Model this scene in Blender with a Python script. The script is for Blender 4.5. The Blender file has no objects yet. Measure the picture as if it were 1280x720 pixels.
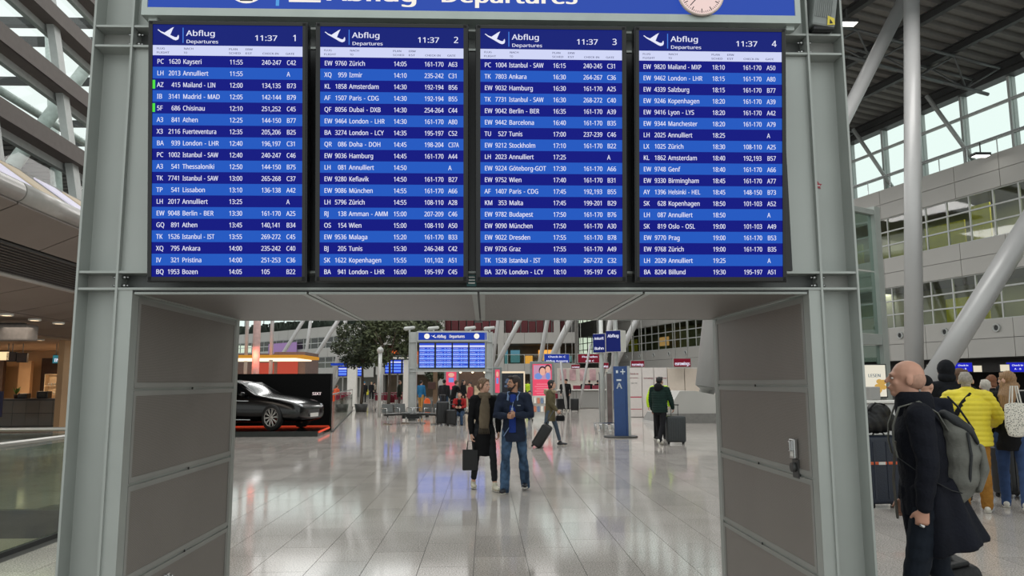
import bpy, bmesh, math, random
from mathutils import Vector, Matrix, Euler
random.seed(7)
C = bpy.context.scene.collection
SC = bpy.context.scene
V = Vector
PI = math.pi
R = math.radians

# ------------------------------------------------------------------ camera, sky, exposure
H = 1.62; F = 930.0
cam_d = bpy.data.cameras.new('camera'); cam = bpy.data.objects.new('camera', cam_d); C.objects.link(cam)
cam_d.sensor_width = 36; cam_d.lens = F*36/1280; cam_d.clip_start = .05; cam_d.clip_end = 500
CR = Matrix.Rotation(R(-2.1), 3, 'Z') @ Matrix.Rotation(PI/2+R(7.23), 3, 'X') @ Matrix.Rotation(R(-.27), 3, 'Z')
cam.matrix_world = Matrix.Translation((0, 0, H)) @ CR.to_4x4()
SC.camera = cam
w = bpy.data.worlds.new('overcast_sky'); SC.world = w; w.use_nodes = True
w.node_tree.nodes['Background'].inputs[0].default_value = (.88, .93, .91, 1)
w.node_tree.nodes['Background'].inputs[1].default_value = 1.15
SC.view_settings.view_transform = 'Standard'; SC.view_settings.look = 'None'
SC.view_settings.exposure = 0.0; SC.view_settings.gamma = 1

def area(name, loc, rot, sx, sy, power, col=(1, 1, 1)):
    l = bpy.data.lights.new(name, 'AREA'); l.shape = 'RECTANGLE'; l.size = sx; l.size_y = sy; l.energy = power; l.color = col
    o = bpy.data.objects.new(name, l); C.objects.link(o); o.location = loc; o.rotation_euler = rot; return o

# fill lights added high above the view to brighten the hall
for i_, (lx, ly, lw, lh, lp) in enumerate(((0, 22, 10, 6, 1000), (14, 24, 10, 6, 1300), (-12, 34, 8, 8, 1200), (2, 42, 10, 8, 1600), (10, 58, 10, 8, 2200), (-12, 58, 10, 8, 2200), (-24, 80, 16, 14, 1100), (-2, 74, 18, 12, 1100))):
    area('hall_fill_light', (lx, ly, 17.2), (0, 0, 0), lw, lh, lp*.82, (1, .98, .95))

def at(x, y, Y):
    d = CR @ V(((x-640)/F, -(y-360)/F, -1)); t = Y/d.y
    return V((0, 0, H)) + d*t
def fl(x, y, z=0.0):
    d = CR @ V(((x-640)/F, -(y-360)/F, -1)); t = (z-H)/d.z
    return V((0, 0, H)) + d*t
def proj(p):
    v = CR.transposed() @ (V(p)-V((0, 0, H)))
    if v.z > -.1: return None
    return 640+F*v.x/-v.z, 360-F*v.y/-v.z

# ------------------------------------------------------------------ materials
def s2l(c):
    c = c/255
    return c/12.92 if c <= .04045 else ((c+.055)/1.055)**2.4
def col(r, g, b): return (s2l(r), s2l(g), s2l(b), 1)
MC = {}
def mat(name, rgb, rough=.5, metal=0, var=.12, scale=8, emit=0, bump=0, bscale=60, spec=.5, stretch=None, coat=0):
    if name in MC: return MC[name]
    m = bpy.data.materials.new(name); MC[name] = m; m.use_nodes = True
    nt = m.node_tree; b = nt.nodes['Principled BSDF']; c = col(*rgb)
    b.inputs['Roughness'].default_value = rough; b.inputs['Metallic'].default_value = metal
    b.inputs['Specular IOR Level'].default_value = spec
    b.inputs['Coat Weight'].default_value = coat
    if emit:
        b.inputs['Base Color'].default_value = (0, 0, 0, 1); b.inputs['Specular IOR Level'].default_value = .12
        b.inputs['Emission Color'].default_value = c; b.inputs['Emission Strength'].default_value = emit
        return m
    tc = nt.nodes.new('ShaderNodeTexCoord'); mp = nt.nodes.new('ShaderNodeMapping')
    if stretch: mp.inputs['Scale'].default_value = stretch
    nt.links.new(tc.outputs['Object'], mp.inputs[0])
    n = nt.nodes.new('ShaderNodeTexNoise'); n.inputs['Scale'].default_value = scale; n.inputs['Detail'].default_value = 4
    nt.links.new(mp.outputs[0], n.inputs['Vector'])
    r = nt.nodes.new('ShaderNodeMapRange'); r.inputs['From Min'].default_value = .3; r.inputs['From Max'].default_value = .7
    r.inputs['To Min'].default_value = 1-var; r.inputs['To Max'].default_value = 1+var
    nt.links.new(n.outputs['Fac'], r.inputs['Value'])
    mx = nt.nodes.new('ShaderNodeVectorMath'); mx.operation = 'SCALE'; mx.inputs[0].default_value = c[:3]
    nt.links.new(r.outputs[0], mx.inputs['Scale']); nt.links.new(mx.outputs[0], b.inputs['Base Color'])
    if bump:
        n2 = nt.nodes.new('ShaderNodeTexNoise'); n2.inputs['Scale'].default_value = bscale; n2.inputs['Detail'].default_value = 3
        nt.links.new(mp.outputs[0], n2.inputs['Vector'])
        bp = nt.nodes.new('ShaderNodeBump'); bp.inputs['Strength'].default_value = bump; bp.inputs['Distance'].default_value = .02
        nt.links.new(n2.outputs['Fac'], bp.inputs['Height']); nt.links.new(bp.outputs[0], b.inputs['Normal'])
    return m
def glass(name, tint=(200, 225, 220), refl=1.0, alpha=.15):
    if name in MC: return MC[name]
    m = bpy.data.materials.new(name); MC[name] = m; m.use_nodes = True; nt = m.node_tree
    for x in list(nt.nodes):
        if x.type == 'BSDF_PRINCIPLED': nt.nodes.remove(x)
    out = [x for x in nt.nodes if x.type == 'OUTPUT_MATERIAL'][0]
    tr = nt.nodes.new('ShaderNodeBsdfTransparent'); tr.inputs[0].default_value = col(*tint)
    gl = nt.nodes.new('ShaderNodeBsdfGlossy'); gl.inputs['Roughness'].default_value = .03
    fr = nt.nodes.new('ShaderNodeFresnel'); fr.inputs[0].default_value = 1.45
    mu = nt.nodes.new('ShaderNodeMath'); mu.operation = 'MULTIPLY_ADD'; mu.inputs[1].default_value = refl; mu.inputs[2].default_value = alpha*.3
    nt.links.new(fr.outputs[0], mu.inputs[0])
    ge = nt.nodes.new('ShaderNodeNewGeometry'); iv = nt.nodes.new('ShaderNodeMath'); iv.operation = 'SUBTRACT'; iv.inputs[0].default_value = 1
    nt.links.new(ge.outputs['Backfacing'], iv.inputs[1]); m2 = nt.nodes.new('ShaderNodeMath'); m2.operation = 'MULTIPLY'; m2.use_clamp = True
    nt.links.new(iv.outputs[0], m2.inputs[0]); nt.links.new(mu.outputs[0], m2.inputs[1])
    mx = nt.nodes.new('ShaderNodeMixShader')
    nt.links.new(m2.outputs[0], mx.inputs[0]); nt.links.new(tr.outputs[0], mx.inputs[1]); nt.links.new(gl.outputs[0], mx.inputs[2])
    nt.links.new(mx.outputs[0], out.inputs[0]); return m
def granite():
    m = bpy.data.materials.new('polished_granite'); m.use_nodes = True; nt = m.node_tree; b = nt.nodes['Principled BSDF']
    tc = nt.nodes.new('ShaderNodeNewGeometry')
    def noise(s, d):
        n = nt.nodes.new('ShaderNodeTexNoise'); n.inputs['Scale'].default_value = s; n.inputs['Detail'].default_value = d
        nt.links.new(tc.outputs['Position'], n.inputs['Vector']); return n
    a = noise(75, 3); c = noise(1.1, 4)
    oi = nt.nodes.new('ShaderNodeObjectInfo')
    ad = nt.nodes.new('ShaderNodeMath'); ad.operation = 'ADD'
    nt.links.new(oi.outputs['Random'], ad.inputs[0]); nt.links.new(tc.outputs['Random Per Island'], ad.inputs[1])
    frc = nt.nodes.new('ShaderNodeMath'); frc.operation = 'FRACT'; nt.links.new(ad.outputs[0], frc.inputs[0])
    def mr(src, lo, hi, a0=0, a1=1):
        r = nt.nodes.new('ShaderNodeMapRange'); r.inputs['From Min'].default_value = a0; r.inputs['From Max'].default_value = a1
        r.inputs['To Min'].default_value = lo; r.inputs['To Max'].default_value = hi; nt.links.new(src, r.inputs['Value']); return r.outputs[0]
    def mul(x, y):
        q = nt.nodes.new('ShaderNodeMath'); q.operation = 'MULTIPLY'; nt.links.new(x, q.inputs[0]); nt.links.new(y, q.inputs[1]); return q.outputs[0]
    f = mul(mul(mr(a.outputs['Fac'], .62, 1.38, .36, .64), mr(c.outputs['Fac'], .92, 1.08, .3, .7)), mr(frc.outputs[0], .90, 1.08))
    vm = nt.nodes.new('ShaderNodeVectorMath'); vm.operation = 'SCALE'; vm.inputs[0].default_value = col(184, 177, 171)[:3]
    nt.links.new(f, vm.inputs['Scale']); nt.links.new(vm.outputs[0], b.inputs['Base Color'])
    b.inputs['Roughness'].default_value = .13; b.inputs['Specular IOR Level'].default_value = .5
    nt.links.new(mr(c.outputs['Fac'], .075, .10, .3, .7), b.inputs['Roughness'])
    return m
def perforated(name, rgb, pitch=.0065):
    m = bpy.data.materials.new(name); m.use_nodes = True; nt = m.node_tree; b = nt.nodes['Principled BSDF']
    tc = nt.nodes.new('ShaderNodeTexCoord'); vo = nt.nodes.new('ShaderNodeTexVoronoi'); vo.inputs['Scale'].default_value = 1/pitch
    vo.inputs['Randomness'].default_value = 0
    nt.links.new(tc.outputs['Object'], vo.inputs['Vector'])
    r = nt.nodes.new('ShaderNodeMapRange'); r.inputs['From Min'].default_value = .25; r.inputs['From Max'].default_value = .4
    r.inputs['To Min'].default_value = .45; r.inputs['To Max'].default_value = 1.05
    nt.links.new(vo.outputs['Distance'], r.inputs['Value'])
    n = nt.nodes.new('ShaderNodeTexNoise'); n.inputs['Scale'].default_value = 3; nt.links.new(tc.outputs['Object'], n.inputs['Vector'])
    mu = nt.nodes.new('ShaderNodeMath'); mu.operation = 'MULTIPLY_ADD'; mu.inputs[1].default_value = .15; 
    nt.links.new(n.outputs['Fac'], mu.inputs[0]); nt.links.new(r.outputs[0], mu.inputs[2])
    vm = nt.nodes.new('ShaderNodeVectorMath'); vm.operation = 'SCALE'; vm.inputs[0].default_value = col(*rgb)[:3]
    nt.links.new(mu.outputs[0], vm.inputs['Scale']); nt.links.new(vm.outputs[0], b.inputs['Base Color'])
    b.inputs['Roughness'].default_value = .45; b.inputs['Metallic'].default_value = .3
    return m

# ------------------------------------------------------------------ mesh helpers
GLY = {}
try:                                            # the grotesque face that ships inside Blender; the built-in face otherwise
    import os
    _fp = os.path.join(bpy.utils.resource_path('LOCAL'), 'datafiles', 'fonts', 'NotoSansHebrew-Regular.woff2')
    FONT = bpy.data.fonts.load(_fp) if os.path.exists(_fp) else None
except Exception: FONT = None
def _eval_text(s, bold):
    cu = bpy.data.curves.new('t', 'FONT')
    if FONT: cu.font = FONT
    cu.body = s; cu.resolution_u = 2; cu.size = 1
    o = bpy.data.objects.new('t', cu); C.objects.link(o)
    dg = bpy.context.evaluated_depsgraph_get(); me = bpy.data.meshes.new_from_object(o.evaluated_get(dg))
    vs = [(v.co.x, v.co.y) for v in me.vertices]; fs = [tuple(p.vertices) for p in me.polygons]
    bpy.data.objects.remove(o); bpy.data.curves.remove(cu); bpy.data.meshes.remove(me)
    return vs, fs
def glyph(ch, bold=False):
    k = (ch, bold)
    if k not in GLY:
        if ch == ' ': GLY[k] = ([], [], .30)
        else:
            vs, fs = _eval_text(ch, bold); v2, _ = _eval_text(ch+'I', bold); v1, _ = _eval_text('I', bold)
            GLY[k] = (vs, fs, max(v[0] for v in v2)-max(v[0] for v in v1))
    return GLY[k]

class MB:
    def __init__(s): s.v = []; s.f = []; s.m = []; s.sm = []
    def add(s, vs, fs, m=0, sm=False):
        b = len(s.v); s.v += [V(v) for v in vs]
        for f in fs: s.f.append(tuple(b+i for i in f)); s.m.append(m); s.sm.append(sm)
    def box(s, c, d, m=0, rot=None):
        hx, hy, hz = d[0]/2, d[1]/2, d[2]/2; c = V(c)
        vs = [V((x, y, z)) for x in (-hx, hx) for y in (-hy, hy) for z in (-hz, hz)]
        if rot is not None: vs = [rot @ v for v in vs]
        s.add([c+v for v in vs], [(0, 1, 3, 2), (4, 6, 7, 5), (0, 4, 5, 1), (2, 3, 7, 6), (0, 2, 6, 4), (1, 5, 7, 3)], m)
    def bx(s, x0, x1, y0, y1, z0, z1, m=0): s.box(((x0+x1)/2, (y0+y1)/2, (z0+z1)/2), (abs(x1-x0), abs(y1-y0), abs(z1-z0)), m)
    def rbox(s, c, d, r=.02, m=0, rot=None, sm=False, seg=2):
        bm = bmesh.new(); bmesh.ops.create_cube(bm, size=1, matrix=Matrix.Diagonal((d[0], d[1], d[2], 1)))
        bmesh.ops.bevel(bm, geom=bm.edges[:], offset=min(r, min(d)*.49), segments=seg, affect='EDGES', profile=.5)
        vs = [v.co.copy() for v in bm.verts]; bm.verts.index_update(); fs = [tuple(v.index for v in f.verts) for f in bm.faces]; bm.free()
        if rot is not None: vs = [rot @ v for v in vs]
        s.add([V(c)+v for v in vs], fs, m, sm)
    def quad(s, a, b, c, d, m=0): s.add([a, b, c, d], [(0, 1, 2, 3)], m)
    def beam(s, p0, p1, w, h, m=0, up=(0, 0, 1)):
        p0 = V(p0); p1 = V(p1); d = p1-p0; L = d.length; d.normalize(); up = V(up)
        sd = d.cross(up)
        if sd.length < 1e-4: sd = V((1, 0, 0))
        sd.normalize(); u = sd.cross(d)
        M = Matrix((sd, d, u)).transposed()
        s.box((p0+p1)/2, (w, L, h), m, M)
    def cyl(s, p0, p1, r0, r1=None, n=12, m=0, cap=True):
        if r1 is None: r1 = r0
        s.chain([p0, p1], [r0, r1], n=n, m=m, flat=True)
    def chain(s, pts, rads, side=(1, 0, 0), n=10, m=0, flat=False, flat0=False):
        # lofted tube with elliptical rings, radius (a along side, b across)
        pts = [V(p) for p in pts]; N = len(pts); side = V(side)
        rads = [(r, r) if not isinstance(r, tuple) else r for r in rads]
        rings = []
        def ring(p, d, a, b):
            sd = side - d*side.dot(d)
            if sd.length < 1e-3: sd = V((0, 1, 0)) - d*d.y
            if sd.length < 1e-3: sd = V((0, 0, 1)) - d*d.z
            sd.normalize(); u = d.cross(sd)
            return [p + sd*(a*math.cos(2*PI*k/n)) + u*(b*math.sin(2*PI*k/n)) for k in range(n)]
        for i, p in enumerate(pts):
            d = (pts[min(i+1, N-1)]-pts[max(i-1, 0)])
            if d.length < 1e-6: d = V((0, 0, 1))
            d.normalize(); a, b = rads[i]
            if i == 0 and not flat and not flat0:
                e = min(a, b)
                for q in (.95, .7, .35): rings.append(ring(p-d*e*q, d, a*math.sqrt(1-q*q), b*math.sqrt(1-q*q)))
            rings.append(ring(p, d, a, b))
            if i == N-1 and not flat:
                e = min(a, b)
                for q in (.35, .7, .95): rings.append(ring(p+d*e*q, d, a*math.sqrt(1-q*q), b*math.sqrt(1-q*q)))
        vs = [v for r in rings for v in r]; fs = []
        for i in range(len(rings)-1):
            for k in range(n): fs.append((i*n+k, i*n+(k+1) % n, (i+1)*n+(k+1) % n, (i+1)*n+k))
        if flat:
            b = len(s.v); s.add(vs, fs, m, True)
            for rg in (range(n-1, -1, -1), range((len(rings)-1)*n, len(rings)*n)):
                s.f.append(tuple(b+i for i in rg)); s.m.append(m); s.sm.append(False)
        else:
            fs.append(tuple(range(n-1, -1, -1))); fs.append(tuple(range((len(rings)-1)*n, len(rings)*n)))
            s.add(vs, fs, m, True)
    def ell(s, c, r, m=0, rot=None, nu=12, nv=8):
        vs = []; c = V(c); r = (r, r, r) if not isinstance(r, tuple) else r
        for j in range(1, nv):
            t = PI*j/nv
            for i in range(nu):
                p = 2*PI*i/nu; vs.append(V((r[0]*math.sin(t)*math.cos(p), r[1]*math.sin(t)*math.sin(p), r[2]*math.cos(t))))
        vs += [V((0, 0, r[2])), V((0, 0, -r[2]))]
        if rot is not None: vs = [rot @ v for v in vs]
        fs = []
        for j in range(nv-2):
            for i in range(nu): fs.append((j*nu+i, (j+1)*nu+i, (j+1)*nu+(i+1) % nu, j*nu+(i+1) % nu))
        T = (nv-1)*nu
        for i in range(nu):
            fs.append((T, i, (i+1) % nu)); fs.append((T+1, (nv-2)*nu+(i+1) % nu, (nv-2)*nu+i))
        s.add([c+v for v in vs], fs, m, True)
    def prism(s, poly, y0, y1, m=0, sm=False):   # poly in (x, z), extruded along y
        n = len(poly); vs = [V((p[0], y0, p[1])) for p in poly]+[V((p[0], y1, p[1])) for p in poly]
        s.add(vs, [tuple(range(n)), tuple(range(2*n-1, n-1, -1))]+[(i, i+n, (i+1) % n+n, (i+1) % n) for i in range(n)], m, sm)
    def lathe(s, prof, c, axis='z', n=24, m=0):
        c = V(c); vs = []; k = len(prof)
        for i in range(n):
            a = 2*PI*i/n
            for r, h in prof:
                if axis == 'z': vs.append(c+V((r*math.cos(a), r*math.sin(a), h)))
                else: vs.append(c+V((r*math.cos(a), h, r*math.sin(a))))
        fs = [(i*k+j, ((i+1) % n)*k+j, ((i+1) % n)*k+j+1, i*k+j+1) for i in range(n) for j in range(k-1)]
        s.add(vs, fs, m, True)
    def disc(s, c, r, m=0, n=32, y=0):          # vertical disc facing -y
        vs = [V((c[0]+r*math.cos(2*PI*i/n), c[1], c[2]+r*math.sin(2*PI*i/n))) for i in range(n)]
        s.add(vs, [tuple(range(n))], m)
    def text(s, t, o, size, m=0, xs=1.0, align='l', bold=False, X=(1, 0, 0), Z=(0, 0, 1), width=None):
        W = sum(glyph(c, bold)[2] for c in t)*size*xs
        if width: xs *= width/max(W, 1e-6); W = width
        x = 0 if align == 'l' else (-W if align == 'r' else -W/2)
        X = V(X); Z = V(Z); o = V(o)
        for c in t:
            vs, fs, adv = glyph(c, bold)
            for dx in ((0, .03, .055) if bold else (0, .022)): s.add([o+X*(x+(v[0]+dx)*size*xs)+Z*(v[1]*size) for v in vs], fs, m)   # doubled strokes: a slightly heavier face
            x += adv*size*xs
    def xf(s, M):
        s.v = [M @ v for v in s.v]; return s
    def mesh(s, name='m'):
        me = bpy.data.meshes.new(name); me.from_pydata([tuple(v) for v in s.v], [], s.f)
        me.polygons.foreach_set('material_index', s.m); me.polygons.foreach_set('use_smooth', s.sm); return me
    def build(s, name, mats, parent=None, world=False, fixn=True):
        if world and parent is not None:
            M = parent.matrix_basis.inverted()
            if parent.parent: M = M @ parent.parent.matrix_basis.inverted()
            s.xf(M)
        me = s.mesh(name)
        if fixn:
            bm = bmesh.new(); bm.from_mesh(me); bmesh.ops.recalc_face_normals(bm, faces=bm.faces); bm.to_mesh(me); bm.free()
        for m_ in (mats if isinstance(mats, (list, tuple)) else [mats]): me.materials.append(m_)
        o = bpy.data.objects.new(name, me); C.objects.link(o)
        if parent is not None: o.parent = parent
        return o

def remesh(mb, vox, sm=2, fn=None):
    me = mb.mesh(); o = bpy.data.objects.new('tmp', me); C.objects.link(o)
    r = o.modifiers.new('r', 'REMESH'); r.mode = 'VOXEL'; r.voxel_size = vox; r.use_smooth_shade = True
    if sm:
        q = o.modifiers.new('s', 'SMOOTH'); q.iterations = sm; q.factor = .5
    dg = bpy.context.evaluated_depsgraph_get(); out = bpy.data.meshes.new_from_object(o.evaluated_get(dg))
    bpy.data.objects.remove(o); bpy.data.meshes.remove(me)
    nb = MB(); nb.v = [v.co.copy() for v in out.vertices]; nb.f = [tuple(p.vertices) for p in out.polygons]
    if fn:
        ns = [v.normal.copy() for v in out.vertices]
        nb.v = [fn(v, n) for v, n in zip(nb.v, ns)]
    nb.m = [0]*len(nb.f); nb.sm = [True]*len(nb.f); bpy.data.meshes.remove(out); return nb

def tag(o, label=None, cat=None, group=None, kind=None):
    if label: o['label'] = label
    if cat: o['category'] = cat
    if group: o['group'] = group
    if kind: o['kind'] = kind
    return o
def thing(name, label, cat, loc=(0, 0, 0), rz=0, group=None):
    o = bpy.data.objects.new(name, None); o.empty_display_size = .1; C.objects.link(o)
    o.location = loc; o.rotation_euler = (0, 0, rz); return tag(o, label, cat, group)
def dup(root, loc, rz=0, label=None, group=None, scale=None):
    r = root.copy(); C.objects.link(r); r.location = loc; r.rotation_euler = (0, 0, rz)
    if label: r['label'] = label
    if group: r['group'] = group
    if scale: r.scale = scale
    for ch in list(root.children):
        c = ch.copy(); C.objects.link(c); c.parent = r
        for g in ch.children:
            d = g.copy(); C.objects.link(d); d.parent = c
    return r
def piece(src, name, parent, loc, rot=None, scale=None):
    o = src.copy(); o.name = name; C.objects.link(o); o.parent = parent; o.location = loc
    if rot: o.rotation_euler = rot
    if scale: o.scale = scale
    return o

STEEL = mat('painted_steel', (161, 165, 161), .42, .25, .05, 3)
STEEL_D = mat('darker_steel_paint', (150, 150, 146), .5, .2, .06, 3)  # slightly darker, warmer grey than the main steel paint
SHEET = mat('sheet_steel', (166, 170, 166), .45, .2, .04, 2)
BLACK = mat('black_plastic', (14, 14, 16), .35, 0, .1)
RUBBER = mat('black_rubber', (18, 18, 18), .7, 0, .1)
CHROME = mat('chrome', (190, 190, 190), .2, 1, .03)
WHITE = mat('white_paint', (215, 213, 208), .5, 0, .04)
GREYP = mat('grey_cladding', (152, 150, 147), .5, .1, .05, .6)
GREYD = mat('dark_grey_metal', (70, 70, 70), .5, .3, .1)
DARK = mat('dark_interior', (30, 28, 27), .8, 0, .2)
GRAN = granite()
PERF = perforated('perforated_sheet', (132, 126, 121))
GLASSM = glass('clear_glass')

# ------------------------------------------------------------------ floor
VX, VY0, VY1 = -4.6, 3.0, 9.9     # stairwell opening at the left
fm = MB()
grout = mat('tile_grout', (70, 68, 66), .7, 0, .1)
fm.bx(VX, 60, -6, 46, -.3, -.008); fm.bx(-60, VX, VY1, 46, -.3, -.008); fm.bx(-60, VX, -6, VY0, -.3, -.008)
floor = fm.build('floor', [grout]); tag(floor, kind='structure')
TW, TL = .482, .964
ff = MB()
for i in range(-60, 60):                       # beyond 46 m the slabs are too small to tell apart
    pass
ff.bx(-60, 60, 46, 125, -.3, 0)
q = ff.build('stone_paving', [GRAN], floor); q['kind'] = 'stuff'
tmb = MB(); tmb.box((0, 0, -.012), (TW-.005, TL-.005, .024))
cands = []
for i in range(-110, 110):
    x = -.1+TW/2+i*TW
    off = (i*.37) % 1*TL
    for j in range(-3, 49):
        y = j*TL+off
        if y > 46-TL/2 or y < -5: continue
        if x-TW/2 < VX and VY0-.5 < y+TL/2 and y-TL/2 < VY1: continue
        p = proj((x, y, 0))
        vis = p is not None and -60 < p[0] < 1340 and p[1] < 760
        near_ = p is not None and -900 < p[0] < 2200
        if not vis:
            if not near_ and not (y < 14 and abs(x) < 14): continue
        if vis and ((60 < p[0] < 285) or (905 < p[0] < 1080)) and y < 30: vis = False
        cands.append((0 if vis else 1, x*x+y*y, x, y))
cands.sort()
proto = None; rest = MB()
for k, (nv, d, x, y) in enumerate(cands):
    if k < 300 and not nv:
        if proto is None:
            proto = tmb.build('tile', [GRAN], floor); proto.location = (x, y, 0)
        else:
            piece(proto, 'tile', floor, (x, y, 0))
    else: rest.box((x, y, -.012), (TW-.005, TL-.005, .024))
q = rest.build('paving_tiles', [GRAN], floor, fixn=False); q['kind'] = 'stuff'

# stairwell at the left: pit walls, far slab edge
vm = MB()
PIT = mat('beige_plaster', (170, 164, 146), .8, 0, .08, 2)
vm.bx(-14, VX, VY1, VY1+.25, -4.0, -.3, 0); vm.bx(-14.2, -14, VY0, VY1, -4, 0, 0); vm.bx(VX, VX+.15, VY0, VY1, -4.0, -.3, 0)
vm.bx(-14, VX, VY0-.15, VY0, -4, -.3, 0); vm.bx(-14, VX, VY0, VY1, -2.3, -2.2, 0)
o = vm.build('wall_left', [PIT]); tag(o, kind='structure')
RAILM = mat('brushed_rail', (175, 173, 168), .3, .8, .05)
GREENGL = glass('greenish_glass', (226, 234, 226), .9, .3)
def railing(name, label, p0, p1, npan, top=1.05):
    p0 = V(p0); p1 = V(p1); t = thing(name, label, 'railing', ((p0+p1)/2)); L = (p1-p0).length; d = (p1-p0).normalized()
    h = MB(); h.chain([p0+V((0, 0, top)), p1+V((0, 0, top))], [.026, .026], n=12); h.build('handrail', [RAILM], t, world=True)
    b = MB(); b.beam(p0+V((0, 0, -.02)), p1+V((0, 0, -.02)), .05, .12); b.build('base_channel', [GREYD], t, world=True)
    for i in range(npan):
        a = p0+d*(L*i/npan+.01); c = p0+d*(L*(i+1)/npan-.01)
        g = MB(); g.beam(a+V((0, 0, .52)), c+V((0, 0, .52)), .014, .96); g.build('glass_pane', [GREENGL], t, world=True)
    for i in range(npan+1):
        a = p0+d*(L*i/npan); g = MB(); g.beam(a+V((0, 0, .02)), a+V((0, 0, top-.02)), .012, .03, up=d); g.build('pane_clamp', [GREYD], t, world=True)
    return t
railing('glass_railing', 'glass railing with round brushed handrail running beside the grey frame at far left', (VX, 3.2, 0), (VX, VY1-.03, 0), 5)
railing('glass_railing', 'straight back glass railing across the far side of the stairwell', (-13.9, VY1+.03, 0), (VX-.1, VY1+.03, 0), 6)

# ------------------------------------------------------------------ the big steel frame with its departure boards
FY = 4.0
fr = thing('information_portal', 'big grey steel portal frame with perforated metal panels that carries the four large boards', 'portal frame', (0, FY, 0))
XL0, XL1, XLR = -2.175, -1.955, -1.88
XR0, XR1, XRR = 2.065, 1.85, 1.785
TOP = 4.35
def column(xo, xi, name='column'):
    s = 1 if xi > xo else -1
    e = bpy.data.objects.new(name, None); C.objects.link(e); e.parent = fr; e.location = (xo, 0, 0)
    w_ = abs(xi-xo)
    def pm(n, f, mt=STEEL):
        m_ = MB(); f(m_); m_.build(n, [mt], e)
    pm('outer_flange', lambda m_: m_.bx(0, s*.012, 0, .3, 0, TOP))
    pm('inner_flange', lambda m_: m_.bx(s*(w_-.012), s*w_, 0, .3, 0, TOP))
    pm('web', lambda m_: m_.bx(s*.012, s*(w_-.012), .11, .122, 0, TOP), SHEET)
    for z in (2.125, 2.215, 3.485, 3.60):
        pm('stiffener', lambda m_: m_.bx(s*.0125, s*(w_-.0125), .004, .11, z-.006, z+.006))
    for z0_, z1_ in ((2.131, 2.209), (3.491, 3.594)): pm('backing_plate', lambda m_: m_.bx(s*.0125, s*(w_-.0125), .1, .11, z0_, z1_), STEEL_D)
column(XL0, XL1); column(XR0, XR1)
def pm(n, f, mt=STEEL):
    m_ = MB(); f(m_); return m_.build(n, mt if isinstance(mt, list) else [mt], fr)
DEP = 1.755
for (a, b) in ((XL1, XLR), (XRR, XR1)):        # posts: a front post face and a rear corner post
    pm('post', lambda m_: m_.bx(a, b, .012, .09, 0, 2.119))
    x = XLR if a < 0 else XRR; s = -1 if a < 0 else 1
    pm('rear_post', lambda m_: (m_.bx(x, x+s*.06, DEP-.06, DEP, 0, 2.1), m_.bx(x+s*.01, x+s*.02, .09, DEP-.06, 0, 2.1), m_.bx(x, x+s*.29, DEP, DEP+.012, 0, TOP)))
def holes(m_, x0, x1): m_.bx(x0, x1, .11, .12, 0, 1)
# crossbeams (channels between two plates)
for (z0, z1) in ((2.125, 2.215), (3.485, 3.60)):
    pm('crossbeam', lambda m_: (m_.bx(XL1, XR1, .004, .14, z0-.006, z0+.006), m_.bx(XL1, XR1, .004, .14, z1-.006, z1+.006), m_.bx(XL1, XR1, .1, .112, z0+.006, z1-.006, 1)), [STEEL, mat('grey_channel', (95, 97, 96), .5, .2, .08)])
pm('fascia', lambda m_: m_.bx(XL1, XR1, .03, .042, 2.222, 3.478, 0), SHEET)
pm('backing_board', lambda m_: m_.bx(-1.80, 1.70, .01, .0295, 2.225, 3.475), BLACK)
pm('top_fascia', lambda m_: m_.bx(XL1, XR1, .05, .062, 3.607, TOP), SHEET)
# bolts
bolt = None
for xs, sx in ((XL1, 1), (XR1, -1)):
    for z in (2.147, 2.193, 3.515, 3.57):
        for d_ in (-1, 1):
            m_ = MB(); x0 = xs+(sx*.001 if d_*sx > 0 else -sx*.013); m_.cyl((x0, .05, z), (x0+d_*.02, .05, z), .011, n=6); m_.cyl((x0+d_*.02, .05, z), (x0+d_*.034, .05, z), .006, n=8)
            m_.build('bolt', [CHROME], fr)
# reveal panels
def panel(x, s, z0, z1):
    e = MB(); y0, y1 = .097, DEP-.067; b = .028
    e.bx(x, x+s*.012, y0, y1, z0+.008, z0+.008+b); e.bx(x, x+s*.012, y0, y1, z1-.008-b, z1-.008)
    e.bx(x, x+s*.012, y0, y0+b, z0+.008+b, z1-.008-b); e.bx(x, x+s*.012, y1-b, y1, z0+.008+b, z1-.008-b)
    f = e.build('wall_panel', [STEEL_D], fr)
    g = MB(); g.bx(x+s*.004, x+s*.01, y0+b, y1-b, z0+.008+b, z1-.008-b); g.build('perforated_sheet', [PERF], f)
    h = MB(); h.chain([V((x+s*.0, (y0+y1)/2, z0)), V((x-s*.006, (y0+y1)/2, z0))], [.008, .008], n=8, flat=True); h.build('screw', [BLACK], f)
zs = [.082, .585, 1.09, 1.592, 2.092]
for (x, s) in ((XLR, -1), (XRR, 1)):
    for a, b in zip(zs[:-1], zs[1:]): panel(x, s, a, b)
    pm('plinth', lambda m_: m_.bx(x, x+s*.012, .097, DEP-.067, 0, .075), STEEL_D)
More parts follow.
